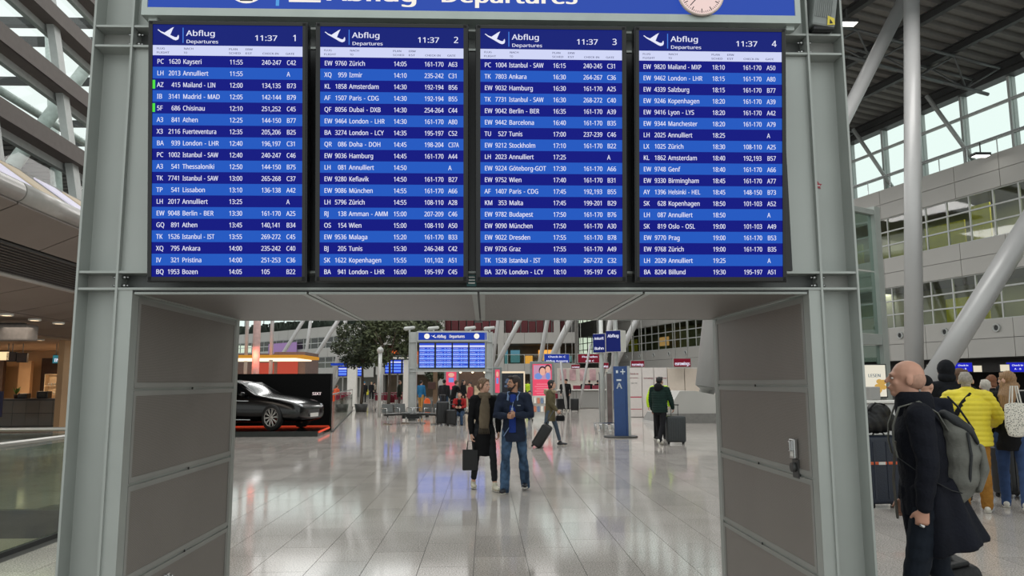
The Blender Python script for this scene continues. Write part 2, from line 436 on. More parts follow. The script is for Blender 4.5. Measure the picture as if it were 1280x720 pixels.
# soffit panels
xx = [XLR, -.955, -.035, .87, XRR]
for a, b in zip(xx[:-1], xx[1:]):
    e = MB(); k = .03; z = 2.097
    e.bx(a+.006, b-.006, .02, .02+k, z, z+.012); e.bx(a+.006, b-.006, DEP-k, DEP, z, z+.012)
    e.bx(a+.006, a+.006+k, .02+k, DEP-k, z, z+.012); e.bx(b-.006-k, b-.006, .02+k, DEP-k, z, z+.012)
    f = e.build('soffit_panel', [STEEL], fr)
    g = MB(); g.bx(a+.006+k, b-.006-k, .02+k, DEP-k, z+.003, z+.01); g.build('perforated_sheet', [PERF], f)
pm('soffit_cover', lambda m_: m_.bx(XLR, XRR, .02, DEP, 2.112, 2.119), GREYD)
pm('rear_fascia', lambda m_: m_.bx(XLR, XRR, DEP-.012, DEP+.012, 2.12, TOP), STEEL)
# lock box on the right reveal, key switch on the left reveal
lb = MB(); p = V((XRR-.012, 0, 0))
lb.rbox((XRR-.012, .30, 1.235), (.024, .07, .11), .006); lb.rbox((XRR-.03, .30, 1.25), (.02, .022, .06), .004)
o = lb.build('lock_box', [CHROME], fr); lb = MB(); lb.bx(XRR-.026, XRR-.024, .28, .32, 1.19, 1.22); lb.build('lock_label', [WHITE], o)
lb = MB(); lb.cyl((XRR-.002, .30, 1.13), (XRR-.03, .30, 1.13), .026, n=16); lb.bx(XRR-.006, XRR+.001, .26, .34, 1.07, 1.175)
lb.build('key_switch', [GREYD], fr)
lb = MB(); lb.bx(XLR, XLR+.006, .56, .68, .40, .51); lb.cyl((XLR+.006, .60, .46), (XLR+.02, .60, .46), .022, n=14, m=1)
lb.rbox((XLR+.02, .66, .47), (.03, .02, .06), .006)
lb.build('key_switch', [CHROME, BLACK], fr)
# small sticker on the right web
st = MB(); sx, sz = at(1022, 232, 4.11)[0], at(1022, 232, 4.11)[2]
for k in range(5):
    a0, a1, a2 = [PI/2+2*PI*(k+t)/5 for t in (-.5, 0, .5)]
    st.add([(sx, .106, sz), (sx+.014*math.cos(a0), .106, sz+.014*math.sin(a0)), (sx+.026*math.cos(a1), .106, sz+.026*math.sin(a1)), (sx+.014*math.cos(a2), .106, sz+.014*math.sin(a2))], [(0, 1, 2, 3)], 0)
st.box((sx, .1045, sz-.002), (.024, .001, .005), 1)
st.build('star_sticker', [mat('sticker_red', (160, 70, 80), .6), WHITE], fr)

# ---- departure boards
E_DARK = mat('screen_dark_blue', (8, 18, 128), emit=1.0); E_LITE = mat('screen_mid_blue', (32, 88, 192), emit=1.0)
E_HEAD = mat('screen_header_blue', (16, 30, 118), emit=1.0); E_BAR = mat('screen_column_bar', (208, 214, 246), emit=1.0)
E_TXT = mat('screen_white_text', (232, 234, 252), emit=1.0); E_INK = mat('screen_ink', (60, 64, 110), emit=.8); E_GRN = mat('screen_green', (80, 225, 70), emit=1.0)
E_LINE = mat('screen_light_blue', (70, 130, 225), emit=1.0)
DATA = [
"""PC|1620|Kayseri|11:55|240-247|C42
LH|2013|Annulliert|11:55||A
AZ|415|Mailand - LIN|12:00|134,135|B73
IB|3141|Madrid - MAD|12:05|142-144|B79
5F|686|Chisinau|12:10|251,252|C45
A3|841|Athen|12:25|144-150|B77
X3|2116|Fuerteventura|12:35|205,206|B25
BA|939|London - LHR|12:40|196,197|C31
PC|1002|Istanbul - SAW|12:40|240-247|C46
A3|541|Thessaloniki|12:50|144-150|B75
TK|7741|Istanbul - SAW|13:00|265-268|C37
TP|541|Lissabon|13:10|136-138|A42
LH|2017|Annulliert|13:25||A
EW|9048|Berlin - BER|13:30|161-170|A25
GQ|891|Athen|13:45|140,141|B34
TK|1526|Istanbul - IST|13:55|269-272|C45
XQ|795|Ankara|14:00|235-242|C40
IV|321|Pristina|14:00|251-253|C36
BQ|1953|Bozen|14:05|105|B22""",
"""EW|9760|Zürich|14:05|161-170|A63
XQ|959|Izmir|14:10|235-242|C31
KL|1858|Amsterdam|14:30|192-194|B56
AF|1507|Paris - CDG|14:30|192-194|B55
QF|8056|Dubai - DXB|14:30|254-264|C44
EW|9464|London - LHR|14:30|161-170|A80
BA|3274|London - LCY|14:35|195-197|C52
QR|086|Doha - DOH|14:45|198-204|C37A
EW|9036|Hamburg|14:45|161-170|A44
LH|081|Annulliert|14:50||A
EW|9280|Keflavik|14:50|161-170|B27
EW|9086|München|14:55|161-170|A66
LH|5796|Zürich|14:55|108-110|A28
RJ|138|Amman - AMM|15:00|207-209|C46
OS|154|Wien|15:00|108-110|A50
EW|9536|Malaga|15:20|161-170|B33
BJ|205|Tunis|15:30|246-248|C42
SK|1622|Kopenhagen|15:55|101,102|A51
BA|941|London - LHR|16:00|195-197|C45""",
"""PC|1004|Istanbul - SAW|16:15|240-245|C31
TK|7803|Ankara|16:30|264-267|C36
EW|9032|Hamburg|16:30|161-170|A25
TK|7731|Istanbul - SAW|16:30|268-272|C40
EW|9042|Berlin - BER|16:35|161-170|A39
EW|9442|Barcelona|16:40|161-170|B35
TU|527|Tunis|17:00|237-239|C46
EW|9212|Stockholm|17:10|161-170|B22
LH|2023|Annulliert|17:25||A
EW|9224|Göteborg-GOT|17:30|161-170|A66
EW|9752|Wien|17:40|161-170|B31
AF|1407|Paris - CDG|17:45|192,193|B55
KM|353|Malta|17:45|199-201|B29
EW|9782|Budapest|17:50|161-170|B76
EW|9090|München|17:50|161-170|A30
EW|9022|Dresden|17:55|161-170|B78
EW|9726|Graz|17:55|161-170|A49
TK|1528|Istanbul - IST|18:10|267-272|C32
BA|3276|London - LCY|18:10|195-197|C45""",
"""EW|9820|Mailand - MXP|18:10|161-170|A50
EW|9462|London - LHR|18:15|161-170|A80
EW|4339|Salzburg|18:15|161-170|B77
EW|9246|Kopenhagen|18:20|161-170|A39
EW|9416|Lyon - LYS|18:20|161-170|A42
EW|9344|Manchester|18:20|161-170|A79
LH|2025|Annulliert|18:25||A
LX|1025|Zürich|18:30|108-110|A25
KL|1862|Amsterdam|18:40|192,193|B57
EW|9748|Genf|18:40|161-170|A66
EW|9330|Birmingham|18:45|161-170|A77
AY|1396|Helsinki - HEL|18:45|148-150|B73
SK|628|Kopenhagen|18:50|101-103|A52
LH|087|Annulliert|18:50||A
SK|819|Oslo - OSL|19:00|101-103|A49
EW|9770|Prag|19:00|161-170|B53
EW|9768|Zürich|19:00|161-170|B35
LH|2029|Annulliert|19:25||A
BA|8204|Billund|19:30|195-197|A51"""]
def plane_icon(m_, o, k, m=0):                  # departing aeroplane seen from the side, unit about 1 wide
    fus = [(.0, .52), (.04, .50), (.16, .40), (.52, .20), (.72, .08), (.84, .04), (.95, .08), (.985, .16), (.98, .26), (.96, .30), (.92, .25), (.90, .19), (.80, .19), (.70, .24), (.40, .37), (.16, .46), (.04, .55)]
    wing = [(.34, .36), (.60, .24), (.76, .22), (.80, .52), (.84, .62), (.74, .58), (.60, .44)]
    wing = [(.33, .40), (.58, .27), (.70, .56), (.76, .66), (.66, .62)]
    tail = [(.92, .22), (.98, .20), (1.0, .44), (.94, .40)]
    for q, P in enumerate((fus, wing)):
        m_.add([V(o)+V((x*k, -.0012-.0002*q, z*k)) for x, z in P], [tuple(range(len(P)))], m)
def board(name, label, loc, tilt, w_, h_, data, num, group, bez=.026, detail=True):
    """local: x centre, y front at 0 towards -y, z from 0 to h_ (casing)"""
    t = thing(name, label, 'display screen', loc, 0, group); t.rotation_euler = (tilt, 0, 0)
    m_ = MB(); m_.rbox((0, .035, h_/2), (w_, .07, h_), .006); 
    m_.bx(-w_/2+.01, w_/2-.01, -.006, .0, .008, bez+.002); m_.bx(-w_/2+.01, w_/2-.01, -.006, .0, h_-bez*.9, h_-.008)
    m_.bx(-w_/2+.008, -w_/2+bez, -.006, 0, .008, h_-.008); m_.bx(w_/2-bez, w_/2-.008, -.006, 0, .008, h_-.008)
    m_.build('casing', [BLACK], t)
    x0, x1, z0, z1 = -w_/2+bez, w_/2-bez, bez, h_-bez*.9; W = x1-x0; Hh = z1-z0
    s_ = MB()
    def rect(u0, u1, v0, v1, m, y=-.001):       # v measured down from the top
        s_.quad((x0+u0*W, y, z1-v1*Hh), (x0+u1*W, y, z1-v1*Hh), (x0+u1*W, y, z1-v0*Hh), (x0+u0*W, y, z1-v0*Hh), m)
    rect(0, 1, 0, .082, 2); rect(0, 1, .082, .122, 3)
    rows = data.split('\n'); rh = .878/len(rows)
    for i in range(len(rows)): rect(0, 1, .122+i*rh, .122+(i+1)*rh, 0 if i % 2 == 0 else 1)
    scr = s_.build('screen', [E_DARK, E_LITE, E_HEAD, E_BAR], t, fixn=False)
    l_ = MB()
    def flush(nm):
        nonlocal l_
        l_.build(nm, [E_TXT, E_INK, E_GRN, E_LINE], scr, fixn=False); l_ = MB()
    def T(u, v, txt, cap, m=0, al='l', xs=1, bold=False, wu=None): l_.text(txt, (x0+u*W, -.0022, z1-v*Hh), cap*Hh/.72, m, xs, al, bold, width=(wu*W if wu else None))
    plane_icon(l_, (x0+.03*W, -.001, z1-.066*Hh), .145*W, 0)
    l_.box((x0+.20*W, -.0015, z1-.042*Hh), (.006*W, .0005, .06*Hh), 3)
    T(.22, .044, 'Abflug', .027, wu=.195); T(.22, .073, 'Departures', .0165, wu=.215)
    T(.675, .060, '11:37', .027, wu=.155); T(.93, .060, num, .031)
    if detail:
        T(.025, .099, 'FLUG', .0095, 1, wu=.055); T(.025, .115, 'FLIGHT', .0095, 1, wu=.085)
        T(.205, .099, 'NACH', .0095, 1, wu=.065); T(.205, .115, 'TO', .0095, 1)
        T(.505, .099, 'PLAN', .0095, 1, wu=.06); T(.505, .115, 'SCHED', .0095, 1, wu=.08)
        T(.615, .099, 'ERW', .0095, 1, wu=.05); T(.615, .115, 'EST', .0095, 1, wu=.045)
        T(.73, .115, 'CHECK-IN', .0095, 1, wu=.11); T(.885, .115, 'GATE', .0095, 1, wu=.06)
    flush('header_lettering')
    for i, r_ in enumerate(rows):
        a, n_, d_, tm, ck, g_ = r_.split('|'); v = .122+i*rh+rh*.73; cp = rh*.50
        T(.028, v, a, cp, xs=.84); T(.185, v, n_, cp, al='r', xs=.80); T(.200, v, d_, cp, xs=.84 if len(d_) < 13 else .77); T(.51, v, tm, cp, xs=.80)
        if ck: T(.725, v, ck, cp, xs=.80)
        T(.893, v, g_, cp, xs=.80 if len(g_) < 4 else .68)
        if a in ('AZ', '5F') and num == '1': l_.box((x0+.008*W, -.0015, z1-(.122+(i+.5)*rh)*Hh), (.018*W, .0005, rh*.75*Hh), 2)
        flush('row_lettering')
    return t
TILT = math.atan2(.155, 1.36)
bw = [(-1.765, -.935), (-.895, -.088), (-.05, .76), (.80, 1.628)]
sides = ['leftmost', 'second', 'third', 'rightmost']
for i, (a, b) in enumerate(bw):
    board('departure_board', ['leftmost large departure board, numbered 1 and starting with Kayseri', 'large departure board numbered 2, starting with Zürich', 'large departure board numbered 3, starting with Istanbul - SAW at 16:15', 'rightmost large departure board, numbered 4 and starting with Mailand - MXP'][i],
          ((a+b)/2, 3.915, 2.148), TILT, b-a, 1.375, DATA[i], str(i+1), 'large departure boards on the near portal')
# mounting arms behind the boards belong to the frame
for x in (-1.35, -.49, .355, 1.21):
    pm('board_bracket', lambda m_: (m_.bx(x-.06, x+.06, -.075, .01, 2.31, 2.37)), GREYD)

lx = at(589.5, 350, 3.99)
m_ = MB(); m_.bx(lx.x-.026, lx.x+.026, -.012, -.008, lx.z-1.0*.035, lx.z+.03, 0)
for q_ in range(3): m_.bx(lx.x-.018, lx.x+.018, -.014, -.012, lx.z-.02+q_*.016, lx.z-.014+q_*.016, 1)
m_.build('asset_label', [mat('label_teal', (20, 70, 70), .5), WHITE], fr)
# ---- header sign with clock
E_SIGN = mat('sign_blue', (52, 84, 184), .4, 0, .03, 2)
sg = thing('overhead_sign', 'long blue illuminated sign reading Abflug Departures above the four large boards', 'sign', (0, FY, 3.63))
SB = mat('sign_face_blue', (50, 82, 182), emit=.9); SWH = mat('sign_face_white', (250, 244, 232), emit=1.0); SLB = mat('sign_face_cyan', (90, 165, 235), emit=.9); SINK = mat('sign_dark_print', (45, 50, 62), .6)
m_ = MB(); S0, S1 = -1.885, 1.79
m_.bx(S0, S1, -.07, .045, -.0, .045); m_.bx(S0, S1, -.07, .045, .56, .6); m_.bx(S0, S0+.03, -.07, .045, .045, .56); m_.bx(S1-.03, S1, -.07, .045, .045, .56); m_.bx(S0+.03, S1-.03, -.02, .04, .045, .56)
for x in (S0+.05, S1-.05): m_.rbox((x, -.02, -.012), (.05, .04, .03), .006)
m_.build('sign_frame', [mat('sign_frame_aluminium', (176, 184, 180), .4, .3, .04)], sg)
m_ = MB(); m_.bx(S0+.03, S1-.03, -.06, -.021, .046, .559); m_.build('sign_face', [SB], sg)
m_ = MB()
bz = at(600, 3.5, 3.94).z-3.63
def sx_(px): return at(px, 0, 3.938).x
m_.text('Abflug', (sx_(408), -.062, bz), .165, 0, bold=True, width=sx_(521)-sx_(408))
m_.text('Departures', (sx_(549), -.062, bz), .165, 0, bold=True, width=sx_(721)-sx_(549))
cx = sx_(308); m_.disc((cx, -.062, bz+.085), .108, 0); m_.box((cx, -.0635, bz+.03), (.07, .001, .08), 2); m_.ell((cx-.025, -.0635, bz+.14), (.022, .002, .022), 2); m_.box((cx, -.064, bz+.125), (.10, .001, .012), 2); 
m_.box((sx_(347), -.062, bz+.1), (.018, .001, .27), 1)
m_.box((sx_(381), -.062, bz-.005), (.175, .001, .012), 0); plane_icon(m_, (sx_(361), -.0615, bz+.03), .17, 0)
m_.build('sign_lettering', [SWH, SLB, SINK], sg, fixn=False)
ck = thing('wall_clock', 'round white analogue clock mounted on the blue overhead sign', 'clock', (sx_(875), 3.93, 3.63))
cz = at(875, -7, 3.92).z-3.63
m_ = MB(); m_.lathe([(0, 0), (.125, 0), (.132, -.01), (.13, -.022), (.122, -.022)], (0, 0, cz), 'y', 40); m_.build('clock_case', [mat('clock_case_cream', (225, 205, 195), .4)], ck)
m_ = MB(); m_.disc((0, -.018, cz), .1225, 0, 40); fc = m_.build('clock_face', [mat('clock_face_white', (250, 222, 216), emit=.9)], ck)
m_ = MB()
for k in range(60):
    a = 2*PI*k/60; L = .024 if k % 5 == 0 else .01; rr = .114-L/2
    m_.box((rr*math.sin(a), -.0195, cz+rr*math.cos(a)), (.003 if k % 5 else .005, .001, L), 0, Matrix.Rotation(a, 3, 'Y'))
m_.build('minute_marks', [mat('clock_ink', (70, 60, 66), .6)], fc)
for nm, an, L, wd in (('hour_hand', 2*PI*(11+37/60)/12, .065, .008), ('minute_hand', 2*PI*37/60, .098, .005)):
    m_ = MB(); m_.box((L/2*math.sin(an), -.021 if L < .08 else -.0225, cz+L/2*math.cos(an)), (wd, .001, L), 0, Matrix.Rotation(an, 3, 'Y')); m_.build(nm, [mat('clock_ink', (40, 36, 40), .6)], ck)
# ---- tower speaker leaning in the top right bay
sp = thing('column_speaker', 'tilted ribbed grey box with yellow warning label atop the right column', 'speaker', (1.955, FY+.02, 3.607))
RT = Matrix.Rotation(R(9), 3, 'Y')
m_ = MB(); m_.rbox((.012, .0, .25), (.135, .13, .46), .012, 0, RT); 
for k in range(9): m_.box(V((.012, 0, .25))+RT @ V((-.055+k*.0115, -.067, .02)), (.004, .006, .40), 0, RT)
m_.build('housing', [mat('speaker_grey', (132, 136, 134), .5, .2)], sp)
m_ = MB(); m_.rbox((-.02, .0, .014), (.12, .12, .022), .006); m_.build('foot', [BLACK], sp)
m_ = MB(); m_.add([V((.012, 0, .25))+RT @ V(p) for p in [(.018, -.071, -.225), (.062, -.071, -.215), (.055, -.071, -.178), (.015, -.071, -.168)]], [(0, 1, 2, 3)]); m_.add([V((.012, 0, .25))+RT @ V(p) for p in [(.03, -.072, -.215), (.05, -.072, -.21), (.03, -.072, -.185)]], [(0, 1, 2)], 1)
m_.build('warning_label', [mat('warning_yellow', (215, 195, 70), .5), BLACK], sp)

# ================================================================== the hall
class Line:                                     # a vertical wall line: s along, d out into the hall, z up
    def __init__(s, p0, p1):
        s.o = V((p0[0], p0[1], 0)); e = V((p1[0], p1[1], 0))-s.o; s.L = e.length; s.u = e/s.L; s.n = V((s.u.y, -s.u.x, 0))
        if s.n.dot(-s.o) < 0: s.n = -s.n
        s.M = Matrix((s.u, s.n, V((0, 0, 1)))).transposed(); s.ang = math.atan2(s.u.y, s.u.x)
    def p(s, a, d, z): return s.o+s.u*a+s.n*d+V((0, 0, z))
    def box(s, m_, a0, a1, d0, d1, z0, z1, m=0): m_.box(s.p((a0+a1)/2, (d0+d1)/2, (z0+z1)/2), (abs(a1-a0), abs(d1-d0), abs(z1-z0)), m, s.M)
CLAD = mat('grey_wall_cladding', (168, 166, 162), .5, .1, .04, .5)
FRAMEM = mat('window_frame_grey', (176, 178, 176), .5, .2, .05)
PANE = glass('window_pane', (232, 238, 226), .4, .2)
SLAB = mat('ceiling_slab_grey', (95, 93, 90), .8, 0, .1)
YEL = mat('yellow_blind', (190, 180, 60), .8, 0, .1); CURT = mat('beige_curtain', (150, 140, 118), .9, 0, .15, 4, stretch=(6, 6, .2)); OLIVE = mat('olive_room_wall', (128, 128, 104), .9, 0, .3, .5)
WARMW = mat('warm_lit_panel', (235, 180, 120), emit=.55)
def setting(name, kind='structure'):
    o = bpy.data.objects.new(name, None); C.objects.link(o); o['kind'] = kind; return o
def glazing(L, wall, a0, a1, z0, z1, da, nz, d=0.0, fr_=.09, pm_=None, dep=.1):
    """mullions as one frame part, every pane a piece"""
    m_ = MB(); n_ = max(1, round((a1-a0)/da)); da = (a1-a0)/n_; dz = (z1-z0)/nz
    for i in range(n_+1): L.box(m_, a0+i*da-fr_/2, a0+i*da+fr_/2, d-dep/2, d+dep/2, z0, z1)
    for j in range(nz+1): L.box(m_, a0, a1, d-dep*.45, d+dep*.6, z0+j*dz-fr_/2, z0+j*dz+fr_/2)
    m_.build('window_frame', [FRAMEM], wall)
    g = MB(); g.box((0, 0, 0), (da-fr_, .012, dz-fr_)); pr = None
    for i in range(n_):
        for j in range(nz):
            c = L.p(a0+(i+.5)*da, d, z0+(j+.5)*dz)
            if pr is None: pr = g.build('pane', [pm_ or PANE], wall); o = pr; o.location = c
            else: o = piece(pr, 'pane', wall, c)
            o.rotation_euler = (0, 0, L.ang)
def cladding(L, wall, a0, a1, z0, z1, da, nz, d=0.0, th=.12, mt=None):
    n_ = max(1, round((a1-a0)/da)); da = (a1-a0)/n_; dz = (z1-z0)/nz
    g = MB(); g.box((0, 0, 0), (da-.03, th, dz-.03)); pr = None
    for i in range(n_):
        for j in range(nz):
            c = L.p(a0+(i+.5)*da, d, z0+(j+.5)*dz)
            if pr is None: pr = g.build('cladding_panel', [mt or CLAD], wall); o = pr; o.location = c
            else: o = piece(pr, 'cladding_panel', wall, c)
            o.rotation_euler = (0, 0, L.ang)
    m_ = MB(); L.box(m_, a0, a1, d-th/2-.1, d-.02, z0+.02, z1-.02); m_.build('cladding_backing', [GREYD], wall)

# ---- right gallery front
u_ = V((-.2448, .9696, 0)); P0 = V((29.2, 40, 0))
LR = Line((P0-u_*36)[:2], (P0+u_*66)[:2]); SE = 102.0
wr = setting('wall_right')
cladding(LR, wr, 0, SE, 2.9, 5.07, 3.0, 2); cladding(LR, wr, 0, SE, 7.77, 9.75, 3.0, 2); cladding(LR, wr, 0, SE, 12.5, 14.5, 3.0, 2)
glazing(LR, wr, 0, SE, 5.07, 7.77, 1.6, 3, d=-.12); glazing(LR, wr, 0, SE, 9.75, 12.5, 1.6, 3, d=-.12)
m_ = MB()
for z in (2.9, 5.0, 7.8, 9.7, 12.55, 14.3): LR.box(m_, 0, SE, -4, -.25, z, z+.12)
m_.build('floor_slab', [SLAB], wr)
m_ = MB(); LR.box(m_, 0, SE, -4.2, -4, 0, 14.4); m_.build('room_back_wall', [OLIVE], wr)
rnd = random.Random(3)
m_ = MB()
for z0, z1 in ((5.1, 7.7), (9.8, 12.5)):
    a = 3.0
    while a < SE-3:
        k = rnd.random(); w_ = rnd.choice((1.4, 2.2, 3.0))
        if k < .3: LR.box(m_, a, a+w_, -1.2, -1.1, z0, z0+(z1-z0)*rnd.choice((.6, .85)), 0)
        elif k < .5: LR.box(m_, a, a+w_, -1.6, -1.5, z0, z1-.2, 1)
        elif k < .58: LR.box(m_, a, a+w_, -2.6, -2.5, z0+.6, z0+1.6, 2)
        elif k < .75: LR.box(m_, a, a+.15, -4, -.4, z0, z1, 3)
        a += w_+rnd.choice((.4, 1.5, 3))
m_.build('room_furnishing', [YEL, CURT, WARMW, CLAD], wr)
for z_, pw in ((7.6, 380), (12.4, 380)):
    for a_ in (30, 54): area('room_fill_light', LR.p(a_, -1.6, z_), (0, 0, LR.ang), 20, .6, pw, (1, .95, .82))  # added inside the rooms to lighten the window bands
# portholes
pr = None
for i in range(29):
    c = LR.p(2+i*3.5, .065, 4.55)
    if pr is None:
        m_ = MB(); m_.lathe([(.24, 0), (.24, .1), (.17, .1), (.15, .02)], (0, 0, 0), 'y', 18); m_.lathe([(0, .03), (.15, .03)], (0, 0, 0), 'y', 18, 1)
        pr = m_.build('porthole_nozzle', [FRAMEM, BLACK], wr); o = pr; o.location = c
    else: o = piece(pr, 'porthole_nozzle', wr, c)
    o.rotation_euler = (0, 0, LR.ang if LR.n.dot(Matrix.Rotation(LR.ang, 3, 'Z') @ V((0, 1, 0))) > 0 else LR.ang+PI)
# clerestory behind the roof terrace
CL = glass('clerestory_pane', (246, 252, 250), .4, .05)
wc = setting('window_1')
glazing(LR, wc, 0, SE, 14.4, 20.5, 3.4, 3, d=-3, fr_=.16, pm_=CL, dep=.2)
m_ = MB(); LR.box(m_, 0, SE, .0, .06, 15.4, 15.46); 
for i in range(52): LR.box(m_, i*2, i*2+.04, 0, .05, 14.5, 15.4)
m_.build('terrace_rail', [CHROME], wc)
m_ = MB()
for i in range(31): LR.box(m_, i*3.4-.1, i*3.4+.1, -3.4, -3.1, 14.4, 20.4)
for i in range(15): m_.chain([LR.p(6+i*6.8, -3.6, 14.4), LR.p(8+i*6.8, -1.5, 20.3)], [.14, .14], n=8, flat=True)
m_.build('glazing_strut', [FRAMEM], wc)
# roof deck over the right side, ribs across, purlins along
RD = mat('dark_roof_deck', (118, 116, 113), .6, .2, .08, 1); RB = mat('roof_beam_grey', (60, 60, 60), .5, .3, .08)
DW = 27.0
def rz_(d): return 20.6+.10*(d+4)
ce = MB(); per = .85; n_ = int(SE/per)
for i in range(n_):
    a = i*per
    for (x0, x1, h0, h1) in ((0, .36, 0, 0), (.36, .44, 0, .22), (.44, .77, .22, .22), (.77, .85, .22, 0)):
        ce.quad(LR.p(a+x0, -4, rz_(-4)+h0), LR.p(a+x1, -4, rz_(-4)+h1), LR.p(a+x1, DW, rz_(DW)+h1), LR.p(a+x0, DW, rz_(DW)+h0))
ceil = ce.build('ceiling', [RD], fixn=False); tag(ceil, kind='structure')
for d_ in (-2.5, 1.5, 5.5, 9.5, 13.5, 17.5, 21.5, 25.5):
    m_ = MB(); z = rz_(d_)
    LR.box(m_, 0, SE, d_-.16, d_+.16, z-.06, z-.01); LR.box(m_, 0, SE, d_-.16, d_+.16, z-.5, z-.45); LR.box(m_, 0, SE, d_-.03, d_+.03, z-.45, z-.06)
    m_.build('roof_beam', [RB], ceil)
m_ = MB(); LR.box(m_, 0, SE, -3.4, -2.6, 19.9, 20.5); m_.build('edge_beam', [RB], ceil)
for a in (14, 26, 38, 50, 62, 74, 86):               # tubular trusses across the hall
    m_ = MB(); N = 6
    for i in range(N):
        d0, d1 = -2+i*3.4, -2+(i+1)*3.4
        b0, b1 = rz_(d0)-1.9+.05*i, rz_(d1)-1.9+.05*(i+1)
        m_.chain([LR.p(a, d0, b0), LR.p(a, d1, b1)], [.11, .11], n=8, flat=True)
        for q in (-.9, .9):
            m_.chain([LR.p(a+q, d0, rz_(d0)-.6), LR.p(a+q, d1, rz_(d1)-.6)], [.09, .09], n=8, flat=True)
            m_.chain([LR.p(a+q, d0, rz_(d0)-.6), LR.p(a, (d0+d1)/2, (b0+b1)/2)], [.055, .055], n=6, flat=True)
            m_.chain([LR.p(a+q, d1, rz_(d1)-.6), LR.p(a, (d0+d1)/2, (b0+b1)/2)], [.055, .055], n=6, flat=True)
    m_.build('roof_truss', [mat('truss_grey', (96, 98, 98), .5, .3, .06)], ceil)
LAMP = mat('lamp_white', (255, 252, 244), emit=4)
def highbay(p, label):
    t = thing('ceiling_floodlight', label, 'lamp', p)
    m_ = MB(); m_.box((0, 0, .12), (.9, .5, .16)); m_.box((0, 0, .5), (.05, .05, .7)); m_.build('lamp_housing', [GREYD], t)
    m_ = MB(); m_.box((0, 0, .03), (.82, .42, .02)); m_.build('lamp_lens', [LAMP], t)
    return t
highbay(at(1059, 31, 33), 'bright rectangular floodlight under the dark roof beside the grey portal')
highbay(at(1226, 196, 40), 'bright white floodlight glowing on the terrace edge above the top gallery')

# ---- white steel tree columns
TCOL = mat('column_light_grey', (168, 168, 168), .35, .1, .03, 1)
def strut(name, label, p0, p1, r0, r1, group=None, cat='column', joints=True):
    t = thing(name, label, cat, p0, 0, group); d = (V(p1)-V(p0))
    m_ = MB(); u = d.normalized()
    k0 = min(.45, d.length*.08)
    m_.chain([V(p0)+u*k0, V(p0)+d*.5, p1], [r0, (r0+r1)/2, r1], n=20, flat=True); m_.build('tube', [TCOL], t, world=True)
    m_ = MB(); m_.chain([p0, V(p0)+u*k0*.7, V(p0)+u*k0], [r0*.35, r0*.4, r0*.95], n=14, flat=True); m_.build('pin_joint', [STEEL_D], t, world=True)
    return t
def plinth(name, label, c, rz, w_, d_, h_):
    t = thing(name, label, 'plinth', c, rz)
    m_ = MB(); m_.prism([(-w_/2, 0), (w_/2, 0), (w_/2, h_*.62), (w_*.30, h_*.8), (-w_*.08, h_), (-w_*.26, h_), (-w_/2, h_*.0+.02)], -d_/2, d_/2, 0)
    m_.build('shell', [mat('plinth_light_grey', (176, 174, 170), .4, .1, .04, 1)], t)
    m_ = MB(); m_.prism([(-w_/2-.01, 0), (w_/2+.01, 0), (w_/2+.01, h_*.3), (-w_*.44, h_*.3)], -d_/2-.02, d_/2+.02, 0); m_.build('kick_band', [mat('plinth_band', (120, 118, 115), .5)], t)
    return t
pc = fl(866, 527); pc = V((pc.x, pc.y, 0))
plinth('column_plinth', 'angular light grey plinth at the foot of the inclined columns right of the green jacket', pc, R(4), 3.5, 2.4, 1.25)
strut('tree_column', 'thick pale tapered column rising from the angular grey plinth', at(880, 497, pc.y), at(893, 380, pc.y)+(at(893, 380, pc.y)-at(880, 497, pc.y))*3, .40, .42)
strut('tree_column', 'long inclined white strut leaning right from the plinth to the tall round column top', at(876, 505, pc.y+.6), at(1136, -12, pc.y+.6), .30, .30)
Y2 = pc.y
b = fl(1143, 527); strut('tree_column', 'tall vertical round white column behind the bald man', (b.x, b.y, 0), at(1139, -60, b.y), .36, .30)
strut('tree_column', 'thick inclined white strut leaning out of frame at the right edge', at(1150, 500, b.y-1), at(1318, 228, b.y-1), .42, .42)
# slender inclined struts seen through the portal
SL = [((423, 400), (384, 462), 5), ((389, 396), (382, 446), 4), ((433, 396), (420, 456), 5), ((464, 396), (430, 458), 4), ((382, 396), (355, 440), 4.5),
      ((623, 398), (613, 478), 4.5), ((651, 398), (618, 462), 6), ((685, 396), (674, 458), 5.5), ((717, 392), (693, 440), 8), ((764, 396), (757, 440), 7),
      ((769, 396), (765, 470), 4), ((799, 394), (768, 456), 8), ((738, 430), (724, 512), 3), ((701, 452), (708, 512), 3)]
lab = ['slanting grey strut above the black car wall, second from its right end', 'steep pale strut above the black car wall between two slanting ones', 'steep pale strut left of the small departure screens', 'slanting strut running into the tree crown from upper right', 'slanting strut in front of the purple lit wall',
       'steep pale strut directly right of the second portal', 'inclined strut crossing the middle gallery right of the second portal', 'thick pale strut rising above the pink poster board', 'thick inclined strut ending left of the blue hanging sign', 'thick pale column behind the blue cube signs',
       'thin upright pole behind the white cube sign', 'thick inclined strut behind the white cube sign', 'thin strut crossing in front of the dark red hanging sign', 'thin leg below the blue hanging sign']
for qi, ((a, b, wpx), l) in enumerate(zip(SL, lab)):
    Y = (62 if a[0] < 480 else (52 if wpx > 4.9 else 46))+(qi % 5)*1.6
    if wpx == 3: Y = 41
    p0 = at(b[0], b[1], Y); p1 = at(a[0], a[1], Y); d_ = p1-p0
    k = max(0, p0.z-.02)/d_.z if wpx != 3 else p0.z/d_.z
    p0 = p0-d_*k
    p1 = p0+d_*(1+k+(1.2 if wpx != 3 else 0))
    if wpx == 3: p0.z = 0
    strut('inclined_strut', l, p0, p1, wpx*Y/F/2, wpx*Y/F/2, 'slender white struts in the far hall')

